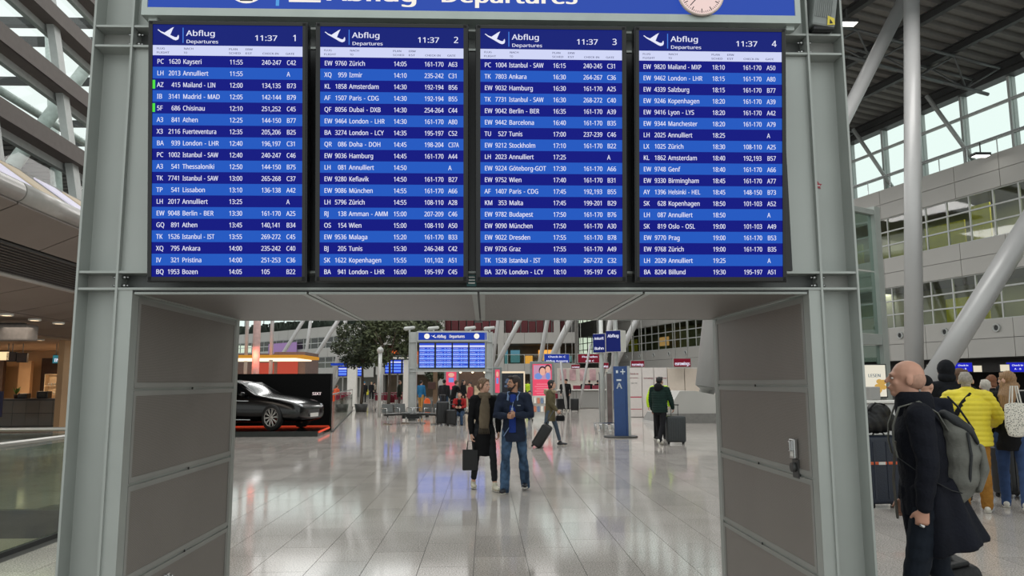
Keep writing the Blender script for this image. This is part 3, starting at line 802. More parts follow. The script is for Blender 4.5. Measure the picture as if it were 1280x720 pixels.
# ---- far galleries closing the hall
wb = setting('wall_back')
B1 = Line((-12.6, 87), (10.2, 84)); B1L = B1.L
FURN = mat('dark_red_seat', (92, 34, 40), .7)
WG = mat('gallery_soffit', (120, 116, 110), .7, 0, .06)
cladding(B1, wb, 0, B1L, 6.0, 7.25, 1.9, 1); cladding(B1, wb, 0, B1L, 2.55, 3.7, 1.9, 1)
m_ = MB()
B1.box(m_, 0, B1L, -5, -.1, 5.95, 6.1, 0); B1.box(m_, 0, B1L, -5, -.1, 3.3, 3.6, 0); B1.box(m_, 0, B1L, -5.2, -5, 0, 7.2, 1); B1.box(m_, 0, B1L, -9, -.1, 7.0, 7.15, 0)
for a in (.2, 7.3, 14.2, 20.6): B1.box(m_, a, a+.7, -.6, .12, 0, 14, 2)
B1.box(m_, 0, B1L, -9.2, -9, 7, 14, 2); B1.box(m_, 0, B1L, -9, .1, 11.2, 12.4, 2)
m_.build('gallery_structure', [SLAB, mat('shop_backwall', (120, 104, 88), .8, 0, .3, .4), CLAD], wb)
glazing(B1, wb, 0, B1L, 3.7, 4.75, 1.9, 1, d=0, fr_=.05)
glazing(B1, wb, 0, B1L, 12.4, 17.5, 2.2, 2, d=-9, fr_=.1, pm_=CL)
m_ = MB(); rnd = random.Random(11)
cols_ = [mat('shop_glow_amber', (250, 175, 80), emit=1.1), mat('shop_glow_white', (255, 240, 215), emit=1.3), mat('shop_glow_orange', (235, 110, 50), emit=.8), mat('shop_glow_teal', (110, 170, 190), emit=.5)]
a = .4
while a < B1L-1:
    w_ = rnd.uniform(.5, 1.8); B1.box(m_, a, a+w_, -4.9, -4.8, 3.8+rnd.uniform(0, .4), 4.7+rnd.uniform(0, .9), rnd.choice((0, 0, 1, 2, 3, 0)))
    a += w_+rnd.uniform(.3, 1.8)
m_.build('lit_shop_display', cols_, wb)
m_ = MB(); rnd = random.Random(5)
for i in range(18):                             # dark red seating on the upper terrace
    a = 6+i*.9; B1.box(m_, a, a+.75, -1.6, -.9, 7.2, 8.6+rnd.uniform(-.1, .3), 0)
m_.build('terrace_seat', [FURN], wb)
B2 = Line((-38, 112), (-12.9, 87.5)); B2L = B2.L
wl = setting('window_2')
cladding(B2, wb, 0, B2L, 7.4, 8.7, 2.4, 1); cladding(B2, wb, 0, B2L, 4.9, 6.0, 2.4, 1); cladding(B2, wb, 0, B2L, 2.3, 3.5, 2.4, 1)
glazing(B2, wb, 0, B2L, 6.0, 7.4, 1.7, 2, d=-.1); glazing(B2, wb, 0, B2L, 3.5, 4.9, 1.7, 2, d=-.1)
glazing(B2, wl, 0, B2L, 9.8, 15, 2.6, 2, d=-1, fr_=.1, pm_=CL)
m_ = MB(); B2.box(m_, 0, B2L, -5, -.3, 4.9, 5.1); B2.box(m_, 0, B2L, -5, -.3, 7.3, 7.5); B2.box(m_, 0, B2L, -5, -4.8, 0, 8.8); m_.build('room_back_wall', [mat('office_dark_green', (66, 74, 66), .8, 0, .3, .4)], wb)
m_ = MB(); rnd = random.Random(9)
for i in range(500):
    a = rnd.uniform(0, B2L); B2.box(m_, a, a+rnd.uniform(.2, .6), -.6, -.2, 8.7, 8.9+rnd.random()**2*1.1)
m_.build('terrace_planting', [mat('terrace_green', (50, 62, 52), .9)], wb)['kind'] = 'stuff'
m_ = MB(); B2.box(m_, 12, 19, .3, .36, 5.6, 7.0); m_.build('purple_lit_panel', [mat('violet_glow', (150, 120, 168), emit=.8)], wb)
# structural roof over the far hall, with bays left open to the sky
for (x0, x1, y0, y1) in ((-40, 8, 88, 116), (-40, -22, 60, 88), (-8, 6, 60, 88)):
    m_ = MB(); n_ = int((y1-y0)/1.2)
    for i in range(n_): m_.bx(x0, x1, y0+i*1.2, y0+i*1.2+.9, 18.6, 18.75)
    m_.bx(x0, x1, y0, y1, 18.76, 18.8); m_.build('roof_deck', [RD], ceil)

for gy in (34, 36, 41, 48, 52):
    m_ = MB(); m_.bx(-30, 12, gy-.15, gy+.25, 18.38, 18.75); m_.build('roof_girder', [RB], ceil)

# ---- under the right gallery: check-in desks and screens
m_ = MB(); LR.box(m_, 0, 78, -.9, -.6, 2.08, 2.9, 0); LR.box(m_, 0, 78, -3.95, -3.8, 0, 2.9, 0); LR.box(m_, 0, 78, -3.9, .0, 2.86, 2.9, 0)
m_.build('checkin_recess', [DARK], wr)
E_CK = mat('checkin_screen_blue', (28, 34, 190), emit=1.0)
def small_screen(c, ang, w_, h_, label, mt=E_CK, cat='display screen', name='checkin_screen', group=None, rows=3, txt=None):
    t = thing(name, label, cat, c, ang, group)
    m_ = MB(); m_.rbox((0, .04, 0), (w_+.06, .08, h_+.06), .01); m_.build('casing', [BLACK], t)
    m_ = MB(); m_.quad((-w_/2, -.003, -h_/2), (w_/2, -.003, -h_/2), (w_/2, -.003, h_/2), (-w_/2, -.003, h_/2)); m_.build('screen', [mt], t, fixn=False)
    if txt:
        m_ = MB()
        for i, q in enumerate(txt): m_.text(q, (0, -.006, h_/2-(i+1)*h_/(len(txt)+.6)), h_/(len(txt)+1)*.95, 0, 1, 'c', True)
        m_.build('screen_text', [E_TXT], t, fixn=False)
    return t
def facing(c): return math.atan2(c.x, -c.y)+PI if False else -math.atan2(c.x, c.y)
AR = math.atan2(LR.n.x, -LR.n.y)
for px_, py_, l, w_ in ((1204, 459, 'blue check-in screen under the gallery left of the leaning strut', .85), (1272, 459, 'blue check-in screen under the gallery at the right edge', .95)):
    c = at(px_, py_, 40.5 if px_ < 1250 else 37.5); small_screen(c, AR*.35, w_, .48, l, txt=['Check-in', 'A - B'])
for px_, py_, l in ((1222, 461, 'small white lit counter number beside the left blue check-in screen'), (1256, 460, 'small white lit counter number beside the right blue check-in screen'), (1164, 460, 'small bluish monitor left of the black hooded person')):
    c = at(px_, py_, 40 if px_ < 1250 else 37.5); small_screen(c, AR*.35, .40, .34, l, mat('counter_number_glow', (225, 215, 190) if px_ != 1164 else (120, 140, 190), emit=1), 'sign', 'counter_number')
DN = ['first', 'second', 'third', 'fourth', 'fifth', 'sixth', 'seventh', 'eighth', 'ninth']
for i in range(7):
    c = LR.p(32+i*4.2, -2.0, 0)
    t = thing('checkin_desk', DN[i]+' check-in desk from the right in the dark recess under the gallery', 'desk', c, LR.ang, 'check-in desks under the right gallery')
    m_ = MB(); m_.rbox((0, 0, .5), (3.2, .8, 1.0), .03); m_.build('desk_body', [GREYP], t)
    m_ = MB(); m_.rbox((0, 0, 1.03), (3.4, .95, .05), .02); m_.build('worktop', [WHITE], t)

# ---- glass lift enclosure with lit poster below
gx = 14.6
pA, pB = at(1066, 480, 20), at(1107, 480, 21.2)
LG = Line((pA.x-2.2, pA.y-1.0), (pB.x, pB.y))
t = thing('glass_enclosure', 'tall greenish glass enclosure with grey steel frame right of the portal', 'enclosure', LG.p(LG.L/2, 0, 0))
g0 = at(1108, 418, 21).z; g1 = at(1108, 262, 21).z
m_ = MB(); LG.box(m_, LG.L-.18, LG.L+.1, -.12, .12, 0, g1+.1); LG.box(m_, -.1, .1, -.1, .1, 0, g1); LG.box(m_, 0, LG.L, -.1, .1, g1-.15, g1); LG.box(m_, 0, LG.L, -.1, .1, g0-.3, g0)
LG.box(m_, 0, LG.L, -.06, .04, g0-1.15, g0-.95)
m_.build('steel_frame', [STEEL], t, world=True)
GG = glass('enclosure_glass', (196, 214, 206), 1.3, .7)
hz_ = (g1-g0)/2
for k in range(2):
    m_ = MB(); LG.box(m_, .1, LG.L-.2, -.01, .01, g0+k*hz_+.02, g0+(k+1)*hz_-.02); m_.build('glass_pane', [GG], t, world=True)
m_ = MB(); LG.box(m_, .1, LG.L-.2, -.01, .01, g0-.93, g0-.32); m_.build('glass_pane', [GG], t, world=True)
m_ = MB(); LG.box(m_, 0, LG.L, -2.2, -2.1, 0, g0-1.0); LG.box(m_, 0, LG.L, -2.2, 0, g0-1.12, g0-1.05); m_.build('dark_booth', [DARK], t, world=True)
c = at(1094, 476, 20.2)
t = thing('lit_poster', 'white lit poster with golden pretzels reading LESEN beside the portal', 'poster', c, 0)
m_ = MB(); m_.box((0, .03, 0), (.66, .05, .92)); m_.build('poster_frame', [BLACK], t)
m_ = MB(); m_.box((0, 0, 0), (.60, .01, .86)); m_.build('poster_sheet', [mat('poster_glow_white', (232, 226, 208), emit=.95)], t)
m_ = MB(); m_.text('LESEN', (-.02, -.008, .10), .15, 0, 1, 'c', True)
rnd = random.Random(2)
for i in range(9): m_.ell((rnd.uniform(-.22, .24), -.006, rnd.uniform(-.36, -.02)), (.09, .004, .07), 1, nu=10, nv=5)
m_.build('poster_print', [mat('print_grey', (120, 140, 150), emit=.6), mat('print_gold', (220, 175, 90), emit=.8)], t, fixn=False)
c = fl(1098, 560); c = at(1100, 500, 17)
t = thing('counter', 'white counter behind the black bag beside the portal', 'counter', (c.x, 17, 0))
m_ = MB(); m_.rbox((0, 0, .55), (1.3, .6, 1.1), .02); m_.build('counter_body', [mat('counter_white_side', (190, 190, 188), .5)], t)
m_ = MB(); m_.rbox((0, 0, 1.14), (1.5, .75, .06), .02); m_.build('worktop', [WHITE], t)
m_ = MB(); m_.rbox((-.1, .1, 1.33), (.25, .2, .3), .02); m_.build('card_terminal', [GREYP], t)

# fill walls behind the galleries
m_ = MB(); BG = mat('far_wall_grey', (120, 118, 114), .7, 0, .1, .3)
m_.beam((10.3, 84, 6.5), (13.2, 106, 6.5), .3, 13); m_.beam((13.2, 106, 6.5), (10, 112, 6.5), .3, 13)
m_.beam((-50, 122, 2.3), (-12, 92, 2.3), .4, 4.6); m_.build('far_wall', [BG], wb)

# ---- left: upper floor edge, its soffit and the slanted glazing
LL = Line((-6.93, 5), (-8.27, 28)); LLN = LL.L
we = tag(bpy.data.objects.new('trim_1', None), kind='structure'); C.objects.link(we)
TUBE = mat('edge_tube_grey', (172, 168, 164), .35, .2, .04); SOF = mat('soffit_panel_taupe', (128, 118, 112), .5, .1, .05, 1)
pt = (2.3)
N = int(LLN/pt)
def lseg(m_, a0, a1, pa, pb, th=.03, m=0):      # slab between two (d,z) points
    d0, z0 = pa; d1, z1 = pb
    A, B_, Cc, D = LL.p(a0, d0, z0), LL.p(a1, d0, z0), LL.p(a1, d1, z1), LL.p(a0, d1, z1); t_ = V((0, 0, th))
    m_.add([A, B_, Cc, D, A+t_, B_+t_, Cc+t_, D+t_], [(0, 1, 2, 3), (7, 6, 5, 4), (0, 4, 5, 1), (1, 5, 6, 2), (2, 6, 7, 3), (3, 7, 4, 0)], m)
for i in range(N):
    a, b = i*pt+.02, (i+1)*pt-.02
    m_ = MB(); m_.chain([LL.p(a, -.17, 4.69), LL.p(b, -.17, 4.69)], [(.18), (.18)], n=16, flat=True); m_.build('edge_tube', [TUBE], we)
    for pa, pb in (((-.12, 4.48), (-.92, 4.12)), ((-1.92, 3.76), (-3.8, 3.38)), ((-3.84, 3.37), (-7.2, 3.2))):
        m_ = MB(); lseg(m_, a, b, pa, pb); m_.build('soffit_panel', [SOF], we)
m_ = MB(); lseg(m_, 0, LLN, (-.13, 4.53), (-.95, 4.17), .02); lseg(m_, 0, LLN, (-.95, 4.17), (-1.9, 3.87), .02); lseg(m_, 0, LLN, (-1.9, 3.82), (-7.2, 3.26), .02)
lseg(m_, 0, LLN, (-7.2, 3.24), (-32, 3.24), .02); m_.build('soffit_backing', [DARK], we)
m_ = MB(); 
E0, E1 = LL.p(LLN, -7.2, 3.2), LL.p(0, -7.2, 3.2)
m_.bx(-40, -14.6, 8, 37, 3.18, 3.23); m_.build('shop_ceiling', [mat('shop_ceiling_tan', (170, 148, 126), .7, 0, .1, 1)], we)
for k in range(11):
    f0 = k/11; d0 = -.97-.92*f0; z0 = 4.10-.30*f0
    m_ = MB(); m_.beam(LL.p(0, d0-.03, z0-.01), LL.p(LLN, d0-.03, z0-.01), .045, .05); m_.build('grille_slat', [mat('grille_dark', (84, 80, 78), .4, .4)], we)
m_ = MB(); m_.chain([LL.p(0, -1.9, 3.77), LL.p(LLN, -1.9, 3.77)], [.05, .05], n=10, flat=True); m_.build('edge_tube', [TUBE], we)
for i in range(N):                              # sloping fascia with lit panels
    a, b = i*pt+.02, (i+1)*pt-.02
    m_ = MB(); lseg(m_, a, b, (-.3, 4.86), (-1.35, 5.62), .03); m_.build('fascia_panel', [mat('fascia_grey', (120, 118, 116), .5, .1)], we)
    for (q0, q1, mt) in ((.15, .95, mat('lit_panel_white', (226, 222, 238), emit=.9)), (1.25, 1.95, mat('lit_panel_cream', (205, 190, 165), emit=.8))):
        m_ = MB(); lseg(m_, a+q0, a+q1, (-.42, 4.98), (-1.22, 5.56), .03); m_.build('lit_panel', [mt], we)
m_ = MB()
for i in range(int(LLN/.12)): lseg(m_, i*.12, i*.12+.03, (-1.36, 5.62), (-1.5, 5.72), .03)
m_.build('comb_strip', [TUBE], we)['kind'] = 'stuff'
wg = setting('window_3'); BROWN = mat('beam_taupe', (96, 88, 84), .6, .1, .06)
LN = .19
def gd(z): return -1.75-LN*(z-5.6)
for z in (6.6, 8.25, 9.9, 11.55):
    m_ = MB(); a0, a1 = -3, LLN+2
    for d0, d1, z0, z1, mm in ((gd(z)+.32, gd(z)-.10, z, z+.05, 0), (gd(z)+.34, gd(z)+.30, z, z+.36, 0), (gd(z)+.30, gd(z)-.1, z+.31, z+.36, 1), (gd(z)+.0, gd(z)-.12, z-.16, z, 1)):
        LL.box(m_, a0, a1, d0, d1, z0, z1, mm)
    m_.build('glazing_beam', [BROWN, FRAMEM], wg)
ap = 3.1
for i in range(-1, 9):
    a = 12.0-ap*3+i*ap
    m_ = MB(); m_.beam(LL.p(a, gd(5.5)+.12, 5.5), LL.p(a, gd(12)+.12, 12), .3, .16, up=LL.n); m_.build('glazing_post', [FRAMEM], wg)
    for j in range(4):
        z0 = max(5.65, 5.35+1.65*j); z1 = 6.42+1.65*j
        m_ = MB(); A, B_ = LL.p(a+.1, gd(z0), z0), LL.p(a+ap-.1, gd(z0), z0); Cc, D = LL.p(a+ap-.1, gd(z1), z1), LL.p(a+.1, gd(z1), z1)
        m_.quad(A, B_, Cc, D); m_.build('pane', [CL], wg, fixn=False)
m_ = MB()                                       # tubular steelwork outside the glazing
for k in range(7):
    y = 9+k*5; m_.chain([(-13.5, y, 5), (-11.5, y+6, 16)], [.22, .16], n=10, flat=True); m_.chain([(-13.5, y, 5), (-17, y+4, 16)], [.2, .14], n=10, flat=True)
for z in (7.4, 9.6, 12.5): m_.chain([(-13, 6, z), (-14.5, 45, z+.5)], [.12, .12], n=8, flat=True)
m_.build('outside_tubes', [mat('outside_tube_white', (190, 198, 194), .5)], wg)
m_ = MB()
for i in range(60): m_.bx(-34, -14.5, 20+i*.5, 20+i*.5+.34, 9.0, 9.1)
m_.bx(-34, -14.5, 20, 50, 9.1, 9.15); m_.build('outside_roof', [mat('outside_deck', (88, 88, 86), .6, .2)], wg)

# ---- left shop
sw = tag(bpy.data.objects.new('wall_shop', None), kind='structure'); C.objects.link(sw)
TAN = mat('tan_shop_wall', (196, 160, 122), .7, 0, .08, 1); BRN = mat('brown_shop_wall', (62, 44, 36), .7, 0, .15)
m_ = MB(); m_.bx(-34, -14.9, 36, 36.2, 0, 3.2, 0); xb0, xb1 = at(38, 470, 35).x, at(64, 470, 35).x
m_.bx(xb0, xb1, 35.8, 35.99, .0, 2.85, 1); m_.bx(-34, at(14, 470, 35).x, 34.4, 34.6, 0, 2.7, 1); m_.bx(at(14, 470, 34.5).x, xb0, 35.0, 35.2, 0, 2.7, 0); m_.bx(-15.1, -14.9, 27, 36.2, 0, 3.2, 0)
m_.build('shop_wall', [TAN, BRN], sw)
area('soffit_light', (-11.5, 14, 3.1), (0, 0, 0), 2, 12, 170, (1, .88, .74)); area('stairwell_fill_light', (-9, 6.5, 3.4), (0, 0, 0), 3, 3, 90, (1, .93, .84))  # second area light is an added fill that brightens the stairwell pit
for i in range(3):
    o = area('shop_ceiling_light', (-24+i*4, 31.5, 3.1), (0, 0, 0), 2.5, 1.2, 120, (1, .74, .48))
def dlight(p, label):
    t = thing('downlight', label, 'lamp', p); m_ = MB(); m_.lathe([(.12, .0), (.14, 0), (.14, .05), (.0, .05)], (0, 0, 0), 'z', 14); m_.build('trim_ring', [WHITE], t)
    m_ = MB(); m_.lathe([(0, .01), (.12, .01)], (0, 0, 0), 'z', 14); m_.build('lens', [mat('warm_lens', (255, 225, 185), emit=2.8)], t); return t
for (x, y, l) in ((8, 397, 'round ceiling downlight at the left edge above the shop'), (43, 403, 'round ceiling downlight above the shop between the hanging signs'), (73, 407, 'round ceiling downlight above the small teal hanging sign'), (50, 425, 'round ceiling downlight farthest back over the tan shop wall')):
    c = fl(x, y, 3.15); c = V((c.x, min(c.y, 34), 3.13 if c.x < -14.6 else 3.19)); dlight(c, l)
def hang_sign(name, label, c, w_, h_, mats, top, txt=None, rz=0, th=.12, txs=None, frame=True, cat='sign', rods=(-.35, .35), tm=None):
    t = thing(name, label, cat, c, rz)
    m_ = MB(); m_.rbox((0, th/2, 0), (w_, th, h_), .015); m_.build('sign_box', [mats[0]], t)
    m_ = MB(); m_.quad((-w_*.48, -.004, -h_*.44), (w_*.48, -.004, -h_*.44), (w_*.48, -.004, h_*.44), (-w_*.48, -.004, h_*.44)); m_.build('sign_face', [mats[1]], t, fixn=False)
    if txt:
        m_ = MB(); k = len(txt)
        for i, q in enumerate(txt): m_.text(q, (0, -.008, h_*.44-(i+.82)*h_*.88/k), h_*.88/k*.72, 0, 1, 'c', True, width=min(w_*.85, len(q)*h_*.88/k*.42))
        m_.build('sign_lettering', [tm or E_TXT], t, fixn=False)
    for x in rods:
        if top: m_ = MB(); m_.cyl((x*w_, th/2, h_/2-.01), (x*w_, th/2, h_/2+top), .02, n=8); m_.build('hanger_rod', [FRAMEM], t)
    return t
c = at(76, 449, 29); hang_sign('hanging_sign', 'small teal lit hanging sign above the grey shop counter', c, .62, .34, (BLACK, mat('teal_sign', (60, 130, 140), emit=.7)), 3.2-c.z-.17, ['INFO'])
c = at(3, 445, 29); hang_sign('menu_board', 'glowing cream menu board at the left edge above the shop', c, .5, .36, (BLACK, mat('menu_cream', (255, 222, 170), emit=1.1)), 3.2-c.z-.18)
c = at(14, 446, 29); hang_sign('menu_board', 'dark menu board directly right of the glowing cream one', c, .36, .36, (BLACK, mat('menu_dark', (84, 72, 68), .5)), 3.2-c.z-.18, rods=(0,))
c = at(27, 447, 29); hang_sign('menu_board', 'dark menu board on the right end of the row', c, .38, .36, (BLACK, mat('menu_dark', (84, 72, 68), .5)), 3.2-c.z-.18, rods=(0,))
c = at(12, 416, 20); t = thing('hanging_bulkhead', 'grey box bulkhead hanging under the ceiling above the menu boards', 'bulkhead', c); m_ = MB(); m_.rbox((-.2, 0, 0), (1.6, .5, .42), .04); m_.build('box', [mat('bulkhead_grey', (128, 122, 118), .6)], t)
m_ = MB(); m_.bx(-.8, .4, -.05, .05, .2, 3.2-c.z+.03); m_.build('suspension', [GREYD], t)
t = thing('shop_counter', 'long grey counter clad in square tiles in front of the tan shop', 'counter', (at(40, 533, 30).x, 30.2, 0))
m_ = MB(); m_.bx(-7, 1.6, 0, .5, 0, 1.02); m_.build('carcass', [GREYD], t)
TIL = mat('counter_tile_grey', (112, 110, 104), .4, .1, .12, 1); pr = None
m_ = MB(); m_.box((0, 0, 0), (.5, .04, .48))
for i in range(17):
    for j in range(2):
        cc = V((-6.75+i*.51, -.02, .26+j*.5))
        if pr is None: pr = m_.build('tile', [TIL], t); pr.location = cc
        else: piece(pr, 'tile', t, cc)
m_ = MB(); m_.bx(-7.05, 1.65, -.08, .6, 1.02, 1.08); m_.build('worktop', [mat('counter_top_dark', (70, 64, 60), .3)], t)
X0 = t.location.x
def on_counter(px_): return at(px_, 500, 30.4).x
cx_ = on_counter(19)
t = thing('potted_plant', 'small green potted plant standing on the grey shop counter', 'plant', (cx_, 30.45, 1.08))
m_ = MB(); m_.cyl((0, 0, 0), (0, 0, .16), .07, .1); m_.build('pot', [BRN], t)
m_ = MB(); rnd = random.Random(4)
for i in range(26):
    a = rnd.uniform(0, 6.28); l = rnd.uniform(.15, .35); t0 = V((0, 0, .15)); p1 = t0+V((math.cos(a)*l*.6, math.sin(a)*l*.6, l)); s_ = V((-math.sin(a), math.cos(a), 0))*.03
    m_.add([t0, (t0+p1)/2+s_, p1, (t0+p1)/2-s_], [(0, 1, 2, 3)])
m_.build('leaves', [mat('plant_green', (80, 120, 50), .6)], t)
for (px_, l, w_, h_, dark) in ((29, 'low dark machine on the shop counter beside the potted plant', .36, .2, 1), (54, 'dark till monitor on the shop counter before the lit shelf', .45, .28, 1)):
    t = thing('till' if px_ > 40 else 'coffee_machine', l, 'machine', (on_counter(px_), 30.45, 1.08)); m_ = MB(); m_.rbox((0, 0, h_/2), (w_, .3, h_), .03); m_.build('body', [BLACK], t); m_ = MB(); m_.rbox((0, -.16, h_*.5), (w_*.6, .02, h_*.5), .01); m_.build('front_panel', [GREYD], t)
t = thing('lit_shelf', 'small cream lit shelf unit with rows of cups behind the counter', 'shelf', (at(50, 480, 34).x, 35.2, 0))
m_ = MB(); m_.bx(-.45, .45, .2, .25, .8, 2.1); m_.bx(-.45, -.42, -.1, .2, .8, 2.1); m_.bx(.42, .45, -.1, .2, .8, 2.1); m_.bx(-.45, .45, -.1, .2, 2.07, 2.1); m_.bx(-.45, .45, -.15, .25, 0, .8); m_.build('cabinet', [mat('shelf_cream', (225, 205, 175), .6)], t)
for z in (1.15, 1.55): m_ = MB(); m_.bx(-.42, .42, -.1, .2, z, z+.03); m_.build('shelf_board', [mat('shelf_cream', (225, 205, 175), .6)], t)
for j, z in enumerate((1.18, 1.58)):
    for i in range(6):
        q = thing('cup', DN[i]+' white cup from the left on the %s board of the lit shelf' % ('lower', 'upper')[j], 'cup', t.location+V((-.33+i*.13, .05, z)), 0, 'cups on the lit shelf'); m_ = MB(); m_.lathe([(0, 0), (.03, 0), (.042, .11), (.036, .11), (.026, .01), (0, .01)], (0, 0, 0), 'z', 10); m_.build('cup_body', [WHITE], q)
c = at(2, 505, 29.0); t = thing('poster_stand', 'blue poster stand at the left edge before the grey counter', 'poster', (c.x-.2, 28.9, 0)); m_ = MB(); m_.box((0, 0, .9), (.6, .04, .95)); m_.build('poster_sheet', [mat('poster_blue', (40, 48, 92), .5)], t); m_ = MB(); m_.bx(-.3, .3, -.15, .15, 0, .03); m_.bx(-.02, .02, -.02, .02, 0, .5); m_.build('stand', [GREYD], t)
c = at(79, 500, 29.3); small_screen(V((c.x, 29.6, 1.0)), 0, .26, .7, 'narrow teal lit display on the right end of the grey counter', mat('teal_screen', (90, 175, 180), emit=.8), name='menu_display')

# ---- car display
cy = 24.6; gz = max(.12, at(338, 536.5, cy).z)
pl = thing('car_platform', 'low black display platform with red light strip under the car', 'platform', (-7.2, cy+.5, 0))
px0, px1, px2 = at(296, 540, 23.4).x-5, at(397, 540, 23.4).x, at(412, 532, 26).x
m_ = MB(); z0 = gz
m_.add([(px0, 23.4, 0), (px1, 23.4, 0), (px2, 26.0, 0), (px0, 26.0, 0), (px0, 23.4, z0), (px1, 23.4, z0), (px2, 26.0, z0), (px0, 26.0, z0)], [(0, 1, 2, 3), (4, 7, 6, 5), (0, 4, 5, 1), (1, 5, 6, 2), (2, 6, 7, 3), (3, 7, 4, 0)])
m_.build('deck', [mat('gloss_black_deck', (10, 10, 11), .15)], pl, world=True)
m_ = MB(); m_.beam((px1+.02, 23.5, z0*.8), (px2+.02, 25.9, z0*.8), .03, .05); m_.beam((px0, 25.9, z0+.02), (px2, 25.9, z0+.02), .02, .02); m_.build('light_strip', [mat('red_led', (235, 80, 50), emit=.9)], pl, world=True)
bw_ = thing('display_wall', 'matt black display wall behind the car with a small white sign', 'wall panel', (px1-4, 26.45, 0))
h_ = at(412, 467, 26.3).z; xr = at(413, 500, 26.3).x
m_ = MB(); m_.bx(px0-1, xr, 26.3, 26.6, 0, h_); m_.build('panel', [mat('matt_black', (5, 5, 6), .7, spec=.15)], bw_, world=True)
c0, c1 = at(390, 493.8, 26.28), at(401.5, 489.5, 26.28)
m_ = MB(); m_.text('SIXT', (c0.x, 26.285, c0.z), (c1.z-c0.z)/.72, 0, 1, 'l', True, width=c1.x-c0.x); m_.build('logo_lettering', [mat('logo_white', (235, 215, 215), emit=1)], bw_, world=True)
CARZ = 1.10
car = thing('car', 'glossy black saloon car on the low platform facing right', 'car', (at(338, 525, cy-.9).x, cy, gz))
CARP = mat('black_car_paint', (5, 6, 7), .2, 0, .05, spec=.45, coat=.25); 
# stations along x (front wheel at 0, nose at +.95, tail -3.9): x, half width, z_bottom, z_belt, z_roof (roof half width)
ST = [(1.02, .55, .42, .58, .60, .50), (.96, .78, .28, .66, .69, .70), (.80, .86, .22, .74, .78, .78), (.45, .91, .22, .80, .87, .80), (0, .93, .24, .86, .93, .82), (-.45, .93, .22, .90, .98, .82), (-.75, .93, .2, .92, 1.02, .80),
      (-1.1, .93, .2, .93, 1.20, .74), (-1.5, .93, .2, .94, 1.37, .66), (-2.0, .93, .2, .95, 1.44, .62), (-2.8, .93, .2, .97, 1.43, .62), (-3.3, .92, .22, .98, 1.33, .64), (-3.7, .90, .26, .99, 1.12, .70), (-3.95, .86, .35, .96, 1.02, .72), (-4.0, .78, .45, .88, .92, .7)]
def sec(s_):
    x, w_, zb, zt, zr, wr_ = s_
    return [V((x, y, z)) for y, z in ((-w_*.8, zb), (-w_*.97, zb+.1), (-w_, zb+.28*(zt-zb)+.1), (-w_*.985, zt-.1), (-w_*.95, zt), (-wr_*(1.02), zt+(zr-zt)*.75), (-wr_*.88, zr-.01), (0, zr+.02), (wr_*.88, zr-.01), (wr_*1.02, zt+(zr-zt)*.75), (w_*.95, zt), (w_*.985, zt-.1), (w_, zb+.28*(zt-zb)+.1), (w_*.97, zb+.1), (w_*.8, zb))]
m_ = MB(); rows = [sec(q) for q in ST]; K = 15
vs = [v for r_ in rows for v in r_]; fs = []
for i in range(len(rows)-1):
    for k in range(K): fs.append((i*K+k, i*K+(k+1) % K, (i+1)*K+(k+1) % K, (i+1)*K+k))
fs.append(tuple(range(K))); fs.append(tuple(range((len(rows)-1)*K, len(rows)*K)))
m_.add(vs, fs, 0, True); body = m_.build('body', [CARP], car)
sd = body.modifiers.new('s', 'SUBSURF'); sd.levels = 1; sd.render_levels = 2
GLB = mat('dark_car_glass', (8, 9, 11), .35, 0, .02, spec=.12)
for s_ in (-1, 1):
    m_ = MB(); P = [(-.98, 1.0), (-1.42, 1.31), (-2.0, 1.385), (-2.75, 1.375), (-3.2, 1.27), (-3.35, 1.02)]
    wy = lambda z: (.9-(z-.95)*.55)
    m_.add([V((x, s_*(wy(z)+.03-(.0 if z < 1.1 else .02)), z)) for x, z in P], [tuple(range(len(P)))]); m_.build('side_window', [GLB], car)
    m_ = MB(); m_.rbox((-1.12, s_*1.0, 1.02), (.14, .2, .13), .04, sm=True); m_.build('wing_mirror', [CARP], car)
    m_ = MB(); m_.chain([(.62, s_*.80, .70), (.92, s_*.60, .67)], [(.05, .09), (.04, .05)], side=(0, 1, 0), n=12); m_.build('headlamp', [mat('headlamp_glass', (180, 185, 190), .1, .6)], car)
    m_ = MB(); m_.beam((-.9, s_*.94, .83), (-3.6, s_*.94, .86), .012, .02); m_.beam((-.8, s_*.945, .30), (-3.2, s_*.945, .30), .012, .02); m_.build('side_trim', [CHROME], car)
    for x in (0, -2.95):
        y = s_*.86
        m_ = MB(); m_.lathe([(.25, -.11), (.35, -.11), (.37, -.08), (.37, .08), (.35, .11), (.25, .11)], (x, y, .37), 'y', 28); wh = m_.build('tyre', [RUBBER], car)
        m_ = MB(); m_.lathe([(.245, -.09), (.265, -.115*1), (.275, -.09)], (x, y if s_ < 0 else y+.2, .37), 'y', 28); m_.lathe([(.0, -.085), (.05, -.09), (.06, -.07)], (x, y, .37), 'y', 14)
        for k in range(10):
            a = 2*PI*k/10+.1
            for q in (-.09, .09): m_.beam((x+.04*math.cos(a), y+s_*.085, .37+.04*math.sin(a)), (x+.26*math.cos(a+q), y+s_*.095, .37+.26*math.sin(a+q)), .018, .02, up=(0, 1, 0))
        m_.build('wheel_rim', [mat('rim_silver', (170, 165, 160), .25, .9)], car)
        m_ = MB(); m_.lathe([(.0, .0), (.19, 0), (.19, .02)], (x, y, .37), 'y', 20); m_.build('brake_disc', [mat('brake_red', (120, 40, 36), .5, .3)], car)
m_ = MB(); m_.rbox((.99, 0, .50), (.06, .7, .18), .03); m_.build('grille', [GREYD], car)
m_ = MB(); m_.rbox((1.03, 0, .42), (.01, .5, .11), .002); m_.build('number_plate', [WHITE], car)
